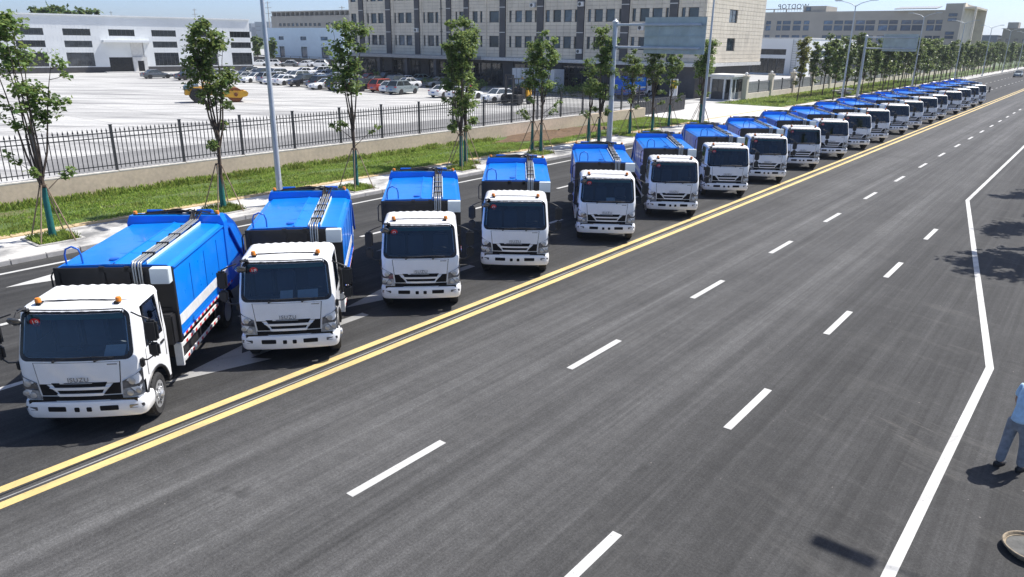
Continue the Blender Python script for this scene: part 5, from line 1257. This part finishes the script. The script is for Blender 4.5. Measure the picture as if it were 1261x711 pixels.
CARS = [(-71.1, 66.2, 'suv', 'teal', 8, 'blue grey SUV, foremost of the car row right of the twin tree'), (-75.6, 67.2, 'suv', 'orange', 2, 'orange red car tucked behind the blue grey SUV'), (-78.2, 66.3, 'suv', 'black', -4, 'black SUV left of the orange red car'),
    (-82.3, 65.4, 'suv', 'black', 3, 'black SUV half hidden by the twin stemmed tree'), (-84.8, 64.6, 'sedan', 'white', 176, 'white sedan nose to the camera left of the twin stemmed tree'), (-89.0, 66.9, 'suv', 'grey', 182, 'dark grey SUV right of the black SUV near the lamp post'), (-92.2, 66.3, 'suv', 'black', 178, 'black SUV second car right of the first lamp post'),
    (-96.0, 66.6, 'sedan', 'white', -3, 'white sedan just right of the first lamp post'), (-101, 67.0, 'suv', 'silver', 2, 'silver SUV directly behind the first lamp post'), (-104.8, 66.5, 'sedan', 'white', 184, 'white sedan just left of the first lamp post'), (-108.5, 66.5, 'sedan', 'silver', 181, 'silver sedan left of the white sedan near the lamp post'),
    (-111.8, 66.0, 'sedan', 'white', 1, 'white sedan right of the bushy tree over the roller'), (-116, 68, 'suv', 'white', 3, 'white SUV behind the bushy tree over the roller'), (-119.6, 70.5, 'sedan', 'white', 176, 'white sedan left of the bushy tree, farther back'), (-121.3, 64.5, 'sedan', 'navy', 178, 'navy sedan before the factory window at the left'), (-124.2, 60.6, 'sedan', 'grey', -5, 'dark grey sedan beside the factory door'),
    (-119.5, 86.0, 'sedan', 'white', 170, 'white car, leftmost of the second row behind the lamp post'), (-116.6, 87.5, 'suv', 'white', 172, 'white SUV, second of the row behind the lamp post'), (-113.6, 87.6, 'sedan', 'white', 178, 'white sedan, third of the row behind the lamp post'), (-111.0, 88.2, 'sedan', 'mint', 175, 'pale mint sedan in the row behind the lamp post'), (-108.2, 88.0, 'suv', 'silver', 182, 'silver SUV facing the camera left of the twin stemmed tree'),
    (-102.8, 90.4, 'suv', 'white', 185, 'white car left of the red car under the office canopy'), (-99.2, 88.6, 'suv', 'red', 176, 'bright red car by the office entrance'), (-96.9, 91.6, 'suv', 'navy', 150, 'navy car right of the red car'), (-92.6, 89.5, 'sedan', 'grey', 160, 'dark sedan third from the red car'),
    (-87.1, 84.6, 'sedan', 'mint', 165, 'pale mint sedan left of the dark SUV before the entrance'), (-82.2, 83.6, 'suv', 'grey', 163, 'dark grey SUV rightmost before the office entrance'),
    (-63.9, 66.6, 'sedan', 'white', 4, 'white saloon seen from behind left of the bright bushy tree'), (-60.4, 66.2, 'sedan', 'white', -8, 'white saloon partly behind the bright bushy tree'), (-54.4, 65.3, 'hatch', 'white', 170, 'small white hatchback beside the yellow forklift'), (-49.8, 84.6, 'suv', 'navy', 95, 'dark blue SUV behind the gantry pole'),
    (-168, 108, 'sedan', 'white', 140, 'leftmost white car of the far cluster by the warehouse'), (-163.8, 108.8, 'suv', 'white', 135, 'white SUV second in the far cluster by the warehouse'), (-163, 113.6, 'sedan', 'white', 100, 'white sedan farther back in the far cluster by the warehouse'), (-158.8, 110.6, 'sedan', 'grey', 130, 'grey sedan low in the far cluster by the warehouse'), (-157, 113.5, 'sedan', 'white', 130, 'white sedan near the right of the far warehouse cluster'), (-153.4, 115.3, 'suv', 'white', 125, 'white off-roader rightmost in the far warehouse cluster'),
    (-87.0, 66.2, 'suv', 'black', 5, 'black SUV between the white sedan and the dark grey SUV'), (-98.5, 73.5, 'sedan', 'white', 176, 'white sedan in the lane behind the black SUVs'), (-94.6, 74.0, 'suv', 'silver', 172, 'silver SUV in the lane behind the black SUVs'), (-90.8, 74.2, 'sedan', 'white', 184, 'white sedan behind the twin stemmed tree in the middle lane'),
    (-86.5, 74.6, 'sedan', 'grey', 178, 'grey sedan in the middle lane left of the orange red car'), (-82.6, 75.0, 'suv', 'navy', 182, 'navy SUV in the middle lane behind the blue grey SUV'), (-103.0, 73.0, 'suv', 'white', 181, 'white SUV in the middle lane behind the silver SUV at the lamp post'), (-105.6, 89.5, 'sedan', 'white', 178, 'white sedan at the left end of the canopy row'),
    (-148, 118.5, 'suv', 'white', 95, 'white SUV alone before the dark yard wall'), (-171, 112, 'sedan', 'silver', 120, 'silver sedan beside the corner of the factory'), (-115.0, 74.5, 'suv', 'black', 178, 'black SUV in the lane before the right end of the factory'), (-118.5, 75.5, 'sedan', 'white', 182, 'white sedan in the lane before the right end of the factory'), (-112.0, 75.0, 'suv', 'silver', 175, 'silver SUV right of the black SUV before the factory corner'), (-108.5, 75.8, 'sedan', 'white', 181, 'white sedan fourth in the lane before the factory corner'),
    (-79.5, 74.6, 'sedan', 'white', 172, 'white sedan in the middle lane behind the teal grey SUV'), (-92.0, 83.5, 'sedan', 'white', 168, 'white sedan under the left part of the office canopy'), (-95.5, 84.0, 'suv', 'black', 170, 'black SUV under the left part of the office canopy'), (-99.5, 81.5, 'sedan', 'silver', 178, 'silver sedan in front of the red car'), (-104, 81.0, 'suv', 'grey', 182, 'dark grey SUV left of the silver sedan before the red car'), (-108, 81.5, 'sedan', 'white', 180, 'white sedan far left of the lane before the red car'),
    (-98.5, 66.4, 'sedan', 'white', 182, 'white sedan right of the silver SUV behind the lamp post'), (-80.3, 64.9, 'sedan', 'silver', 177, 'silver sedan squeezed between two black SUVs'), (-113.9, 66.8, 'suv', 'black', 4, 'black SUV seen through the bushy tree over the roller'), (-106.7, 71.5, 'sedan', 'white', 178, 'white sedan one lane behind the sedans near the lamp post'),
    (-90.2, 80.4, 'suv', 'black', 172, 'black SUV one lane before the entrance canopy'), (-85.0, 79.4, 'sedan', 'white', 176, 'white sedan one lane before the entrance canopy'), (-78.6, 80.4, 'sedan', 'silver', 170, 'silver sedan right of the dark SUV before the entrance'), (-93.6, 79.6, 'sedan', 'red', 178, 'dark red sedan left of the black SUV before the canopy'),
    (-73.4, 66.8, 'hatch', 'white', 4, 'white hatchback between the blue grey SUV and the orange red car'), (-68.0, 72.5, 'suv', 'black', 92, 'black SUV standing across behind the blue grey SUV'), (-120.5, 75, 'suv', 'grey', 178, 'grey SUV at the left end of the lane before the factory'), (-117, 62.5, 'sedan', 'black', 3, 'black sedan in front of the navy sedan row end'),
    (-160.5, 117, 'sedan', 'white', 110, 'white sedan farthest back in the far warehouse cluster')]
for c_ in CARS: car(*c_)
o_ = None
car(-18.8, 219.5, 'hatch', 'teal', 180, 'lone blue grey car driving far down the road')
bpy.data.objects['parked_car.%03d' % (len(CARS))].name = 'oncoming_car'; bpy.data.objects['oncoming_car']['group'] = ''; del bpy.data.objects['oncoming_car']['group']
bpy.data.objects['oncoming_car'].location.z = 0

# ------------------------------------------------------------------ more garbage trucks inside the yard
for x, lb in ((-46.8, 'blue garbage truck parked in the yard behind the leafy trees'),):
    o = copy_tree(truck0); o.location = (x, 85.6, .1); o.rotation_euler = (0, 0, R(2)); o['label'] = lb; o['group'] = 'garbage trucks parked in the yard'
    for c in list(o.children):
        if c.name.startswith('number_sticker'):
            for q in list(c.children): bpy.data.objects.remove(q)
            bpy.data.objects.remove(c)

# ------------------------------------------------------------------ road roller
M['yel'] = paint('machine_yellow', (.62, .33, .02), .5, var=.12, dirt=((.25, .15, .06), .6, 3))
M['rust'] = paint('rusty_drum', (.20, .075, .03), .7, .3, var=.35, scale=5)
M['bluecover'] = paint('blue_grey_bonnet', (.16, .24, .31), .6)
def roller():
    t = thing('road_roller', 'yellow single drum road roller standing on the concrete yard', 'road roller', (-75.0, 42.6, .11), math.atan2(6.4, 2.9)-math.pi/2)
    dr = MB().lathe([(.30, -1.02), (.74, -1.02), (.76, -.98), (.76, .98), (.74, 1.02), (.30, 1.02)], (0, 2.0, .76), 'x', 32).build('drum', M['rust'], t, smooth=40)
    fr = MB()
    for sg in (-1, 1): fr.prism([(3.15, .62), (3.3, .95), (3.1, 1.15), (1.6, 1.22), (.75, 1.0), (.75, .55), (2.4, .45)], sg*1.06 if sg > 0 else -1.2, 1.2 if sg > 0 else -1.06, 'x')
    fr.box(-1.06, 1.06, 3.0, 3.2, .65, 1.1).box(-1.06, 1.06, .75, 1.0, .55, 1.05).build('drum_frame', M['yel'], t, bevel=.03)
    for sg in (-1, 1): MB().lathe([(.2, 0), (.2, sg*.05), (.1, sg*.07)], (sg*1.2, 2.0, .82), 'x', 16).build('drum_hub', M['rust'], t)
    MB().tube([(0, .8, .75), (0, -.2, .8)], .22, 10).build('articulation_joint', M['black'], t)
    MB().prism([(-.2, .75), (-.2, 1.35), (-.9, 1.5), (-2.9, 1.35), (-3.0, .8)], -.8, .8, 'x').build('rear_chassis', M['yel'], t, bevel=.05)
    MB().prism([(-1.5, 1.5), (-1.6, 1.92), (-2.95, 1.75), (-3.05, 1.36)], -.72, .72, 'x').build('engine_bonnet', M['bluecover'], t, bevel=.06)
    for sg in (-1, 1):
        w_ = MB().lathe([(.36, -.27), (.70, -.27), (.77, -.2), (.77, .2), (.70, .27), (.36, .27)], (sg*.98, -1.75, .77), 'x', 26).build('rear_wheel', M['rubber'], t, smooth=40)
        MB().lathe([(.37, .0), (.33, sg*.2), (.12, sg*.22), (0, sg*.22)], (sg*.98, -1.75, .77), 'x', 18).build('rim', M['yel'], w_, smooth=40)
        MB().box(sg*.72, sg*1.2, -2.5, -1.0, 1.52, 1.6).build('rear_fender', M['yel'], t)
    MB().box(-.75, .75, -1.1, -.25, 1.36, 1.62).build('operator_platform', M['yel'], t)
    MB().box(-.25, .25, -1.0, -.6, 1.62, 1.75).box(-.25, .25, -1.08, -.98, 1.75, 2.15).build('operator_seat', M['black'], t, bevel=.03)
    MB().tube([(0, -.3, 1.6), (0, -.42, 2.0)], .04, 6).tube([(.17*math.cos(a), -.44+.05*math.sin(a), 2.02+.16*math.sin(a)) for a in np.linspace(0, 6.283, 13)], .016, 5, caps=False).build('steering_wheel', M['black'], t)
    for x in (-.7, .7): MB().tube([(x, -.35, 1.6), (x, -.35, 2.0), (x, -1.05, 2.05), (x, -1.05, 1.6)], .025, 6).build('hand_rail', M['yel'], t)
    MB().tube([(.4, -2.2, 1.8), (.4, -2.2, 2.3)], .05, 8).build('exhaust_pipe', M['black'], t)
roller()
def forklift():
    t = thing('forklift_truck', 'yellow and black rough ground forklift parked beside the small white car', 'forklift', (-51.0, 64.4, .11), R(186)); t.scale = (1.15, 1.15, 1.15)
    MB().prism([(-1.5, .55), (-1.62, 1.0), (-1.5, 1.5), (-.8, 1.55), (-.7, .55)], -.75, .75, 'x').build('counterweight', M['yel'], t, bevel=.06)
    MB().box(-.62, .62, -.7, 1.0, .5, .95).box(-.55, .55, -.8, -.1, .95, 1.5).build('chassis', M['chassis'], t, bevel=.04)
    cg = MB()
    for x in (-.6, .6):
        cg.tube([(x, .85, .95), (x, .6, 2.35)], .045, 6).tube([(x, -.6, 1.5), (x, -.5, 2.35)], .045, 6).tube([(x, .6, 2.35), (x, -.5, 2.35)], .045, 6)
    for y in (.6, .3, 0, -.3, -.5): cg.tube([(-.6, y, 2.36), (.6, y, 2.36)], .03, 5)
    cg.build('overhead_guard', M['black'], t)
    MB().box(-.25, .25, -.4, .05, 1.2, 1.32).box(-.25, .25, -.48, -.38, 1.3, 1.75).build('operator_seat', M['seat'], t, bevel=.03)
    ms = MB()
    for x in (-.42, .42): ms.box(x-.06, x+.06, 1.22, 1.36, .15, 2.75)
    for z in (.4, 1.3, 2.7): ms.box(-.42, .42, 1.24, 1.32, z-.06, z+.06)
    mst = ms.build('mast', M['black'], t)
    for x in (-.35, .35): MB().box(x-.06, x+.06, 1.4, 2.5, .18, .23).box(x-.06, x+.06, 1.38, 1.44, .18, .9).build('fork', M['chassis'], mst)
    MB().box(-.6, .6, 1.365, 1.42, .45, .6).build('fork_carriage', M['chassis'], mst)
    for sg in (-1, 1):
        for y, r_ in ((.85, .5), (-.95, .38)):
            w_ = MB().lathe([(r_*.5, -.16), (r_*.92, -.17), (r_, -.1), (r_, .1), (r_*.92, .17), (r_*.5, .16)], (sg*.82, y, r_), 'x', 20).build('wheel', M['rubber'], t, smooth=40)
            MB().lathe([(r_*.52, 0), (r_*.45, sg*.13), (0, sg*.14)], (sg*.82, y, r_), 'x', 14).build('rim', M['yel'], w_)
    MB().lathe([(.06, 0), (.05, .1), (0, .12)], (-.4, -.4, 2.38), 'z', 10).build('beacon', M['amber'], t)
forklift()

# ------------------------------------------------------------------ the person at the right edge, and the straw basket
def skin(name, verts, edges, radii, mat, parent=None, root=0, sub=2):
    me = bpy.data.meshes.new(name); me.from_pydata([Vector(v) for v in verts], edges, []); me.materials.append(mat)
    o = link(name, me, parent); o.modifiers.new('skin', 'SKIN'); sv = me.skin_vertices[0].data
    for i, r_ in enumerate(radii): sv[i].radius = (r_, r_) if not isinstance(r_, tuple) else r_; sv[i].use_root = (i == root)
    sb = o.modifiers.new('sub', 'SUBSURF'); sb.levels = sb.render_levels = sub
    for m_ in o.modifiers:
        if m_.type == 'SKIN': m_.use_smooth_shade = True
    return o
def person():
    p = thing('person', 'person in light blue shirt and grey jeans standing at the right edge', 'person', (-.03, 13.45, 0), R(62))
    M['skin'] = paint('skin', (.42, .25, .17), .55, var=.05); M['shirt'] = paint('light_blue_cotton', (.48, .68, .86), .85, var=.12, scale=14, bump=.4)
    M['jean'] = paint('grey_denim', (.25, .27, .30), .9, var=.25, scale=10, bump=.5); M['hair'] = paint('black_hair', (.012, .011, .011), .5); M['shoe'] = paint('dark_shoe', (.02, .02, .022), .6)
    # local: +x is the way the person faces, z up; leaning forward a little, weight on both feet
    V = [(0, 0, .93), (.05, 0, 1.12), (.12, 0, 1.32), (.17, 0, 1.44), (.21, 0, 1.53), (.245, 0, 1.62), (.25, 0, 1.70),
         (-.01, .10, .88), (-.03, .12, .50), (-.09, .13, .10), (.03, .14, .03), (.0, -.10, .88), (.06, -.11, .50), (.08, -.12, .10), (.20, -.12, .03),
         (.16, .18, 1.40), (.18, .24, 1.14), (.30, .22, .93), (.16, -.18, 1.40), (.21, -.24, 1.14), (.34, -.20, .96)]
    E = [(0, 1), (1, 2), (2, 3), (3, 4), (4, 5), (5, 6), (0, 7), (7, 8), (8, 9), (9, 10), (0, 11), (11, 12), (12, 13), (13, 14), (3, 15), (15, 16), (16, 17), (3, 18), (18, 19), (19, 20)]
    Rr = [(.13, .14), (.12, .13), (.13, .16), .075, .055, (.085, .075), .06, .085, .06, .042, .035, .085, .06, .042, .035, .055, .042, .03, .055, .042, .03]
    for s_, wi in ((1, 17), (-1, 20)):      # hands: palm, four fingers of unequal length, thumb from the side of the palm
        w0 = Vector(V[wi]); d = Vector((.5, -.05*s_, -.85)).normalized(); sd_ = Vector((0, 1, 0)); V.append(tuple(w0+d*.07)); Rr.append((.02, .036)); E.append((wi, len(V)-1)); pm = len(V)-1
        for k, ln in enumerate((.062, .072, .068, .052)):
            b0 = w0+d*.10+sd_*(-.032+.021*k); V.append(tuple(b0)); Rr.append(.0095); E.append((pm, len(V)-1))
            V.append(tuple(b0+d*ln*.5+Vector((.006, 0, 0)))); Rr.append(.0085); E.append((len(V)-2, len(V)-1))
            V.append(tuple(b0+d*ln*.85+Vector((-.012, 0, -.004)))); Rr.append(.0075); E.append((len(V)-2, len(V)-1))
        b0 = w0+d*.05-sd_*.035*s_; V.append(tuple(b0)); Rr.append(.011); E.append((pm, len(V)-1)); V.append(tuple(b0+d*.035-sd_*.03*s_+Vector((.02, 0, 0)))); Rr.append(.009); E.append((len(V)-2, len(V)-1))
    skin('body', V, E, Rr, M['skin'], p)
    TV = [(0, 0, .95), (.05, 0, 1.12), (.11, 0, 1.30), (.16, 0, 1.45), (.15, .17, 1.42), (.17, .235, 1.20), (.15, -.17, 1.42), (.20, -.235, 1.20), (-.005, 0, .86)]
    skin('shirt', TV, [(8, 0), (0, 1), (1, 2), (2, 3), (3, 4), (4, 5), (3, 6), (6, 7)], [(.155, .185), (.15, .175), (.155, .2), (.09, .10), .08, .066, .08, .066, (.155, .19)], M['shirt'], p, 2)
    JV = [(0, 0, .97), (-.01, 0, .88), (-.012, .105, .80), (-.03, .12, .50), (-.085, .13, .07), (.0, -.105, .80), (.06, -.115, .50), (.09, -.12, .07)]
    skin('jeans', JV, [(0, 1), (1, 2), (2, 3), (3, 4), (1, 5), (5, 6), (6, 7)], [(.14, .165), (.145, .175), .105, .085, .075, .105, .085, .075], M['jean'], p, 1)
    for y, x in ((.135, -.09), (-.12, .08)):
        MB().loft([[Vector((x+dx, y+w_*math.cos(a), z+h_*math.sin(a))) for a in np.linspace(0, 2*math.pi, 12, endpoint=False)] for dx, w_, z, h_ in ((-.09, .025, .05, .045), (-.06, .042, .055, .055), (.02, .045, .05, .05), (.12, .048, .04, .035), (.18, .035, .035, .028), (.20, .015, .03, .015))]).build('shoe', M['shoe'], p, smooth=60)
    hc = Vector((.243, 0, 1.64))
    hr = MB()
    hr.grid(lambda u, v: tuple(hc+Vector((-.02+.108*math.cos(v)*math.cos(u), .092*math.cos(v)*math.sin(u), .02+.115*math.sin(v)))), list(np.linspace(.9, 2*math.pi-.9, 18)), list(np.linspace(-.6, 1.57, 9)))
    hr.grid(lambda u, v: tuple(hc+Vector((-.02+.108*math.cos(v)*math.cos(u), .092*math.cos(v)*math.sin(u), .022+.115*math.sin(v)))), list(np.linspace(-.9, .9, 8)), list(np.linspace(.55, 1.57, 6)))
    hr.build('hair', M['hair'], p, smooth=60)
    f = MB()
    for s_ in (-1, 1): f.lathe([(0, -.008), (.012, 0), (0, .006)], (hc.x+.082, s_*.034, hc.z+.02), 'x', 10); 
    f.build('eyes', M['white'], p)
    MB().prism([(hc.x+.08, hc.z+.015), (hc.x+.108, hc.z-.03), (hc.x+.08, hc.z-.035)], -.014, .014, 'y').build('nose', M['skin'], p, bevel=.004)
    MB().box(hc.x+.074, hc.x+.084, -.025, .025, hc.z-.066, hc.z-.056).build('mouth', paint('lips', (.3, .12, .1), .5), p, bevel=.003)
    for s_ in (-1, 1): MB().loft([[Vector((hc.x-.01+.024*math.cos(a), s_*(.080+o_), hc.z+.0+.034*math.sin(a))) for a in np.linspace(0, 6.283, 10, endpoint=False)] for o_ in (0, .014)]).build('ear', M['skin'], p, smooth=50)
person()
def basket():
    M['straw'] = paint('dry_straw', (.27, .22, .155), .9, var=.3, scale=16, bump=.8); M['ash'] = paint('grey_mortar', (.11, .11, .105), .95, var=.3, scale=6, bump=1.)
    t = thing('straw_basket', 'round woven straw basket with grey contents at the lower right corner', 'basket', (.46, 11.1, 0), 0); t.scale = (.8, .8, .8)
    n = 40
    for k in range(5):
        r_ = .335+.018*k; z = .02+.022*k
        MB().tube([((r_+.006*math.sin(a*n/2*2+k*math.pi))*math.cos(a), (r_+.006*math.sin(a*n+k*math.pi))*math.sin(a), z) for a in np.linspace(0, 2*math.pi, n*2+1)], .0135, 5, caps=False).build('straw_coil', M['straw'], t)
    MB().tube([(.425*math.cos(a), .425*math.sin(a), .13) for a in np.linspace(0, 6.2832, 41)], .022, 6, caps=False).build('rim_coil', M['straw'], t)
    st = MB()
    for k in range(n): a = 2*math.pi*k/n; st.tube([(.335*math.cos(a), .335*math.sin(a), .0), (.428*math.cos(a), .428*math.sin(a), .13)], .008, 4)
    st.build('straw_stakes', M['straw'], t)
    ct = MB(); rs = np.random.RandomState(2); rings = []
    for r_ in (.375, .30, .2, .1, .01): rings.append([(r_*math.cos(a), r_*math.sin(a), .075+.03*rs.rand()+(.375-r_)*.1) for a in np.linspace(0, 6.283, 24, endpoint=False)])
    ct.loft(rings).build('basket_contents', M['ash'], t, smooth=60)
basket()
# ------------------------------------------------------------------ summer haze
def haze():
    m = bpy.data.materials.new('haze_air'); m.use_nodes = True; nt = m.node_tree; nt.nodes.remove(nt.nodes['Principled BSDF'])
    v = nt.nodes.new('ShaderNodeVolumePrincipled'); v.inputs['Color'].default_value = (.80, .88, .97, 1); v.inputs['Density'].default_value = .00022
    v.inputs['Anisotropy'].default_value = .3; nt.links.new(v.outputs[0], nt.nodes['Material Output'].inputs['Volume'])
    tag(MB().box(-5300, 5300, -3100, 8100, -1.1, 60).build('haze', m), 'thin pale summer haze over the whole place', 'haze', kind='stuff')
haze()
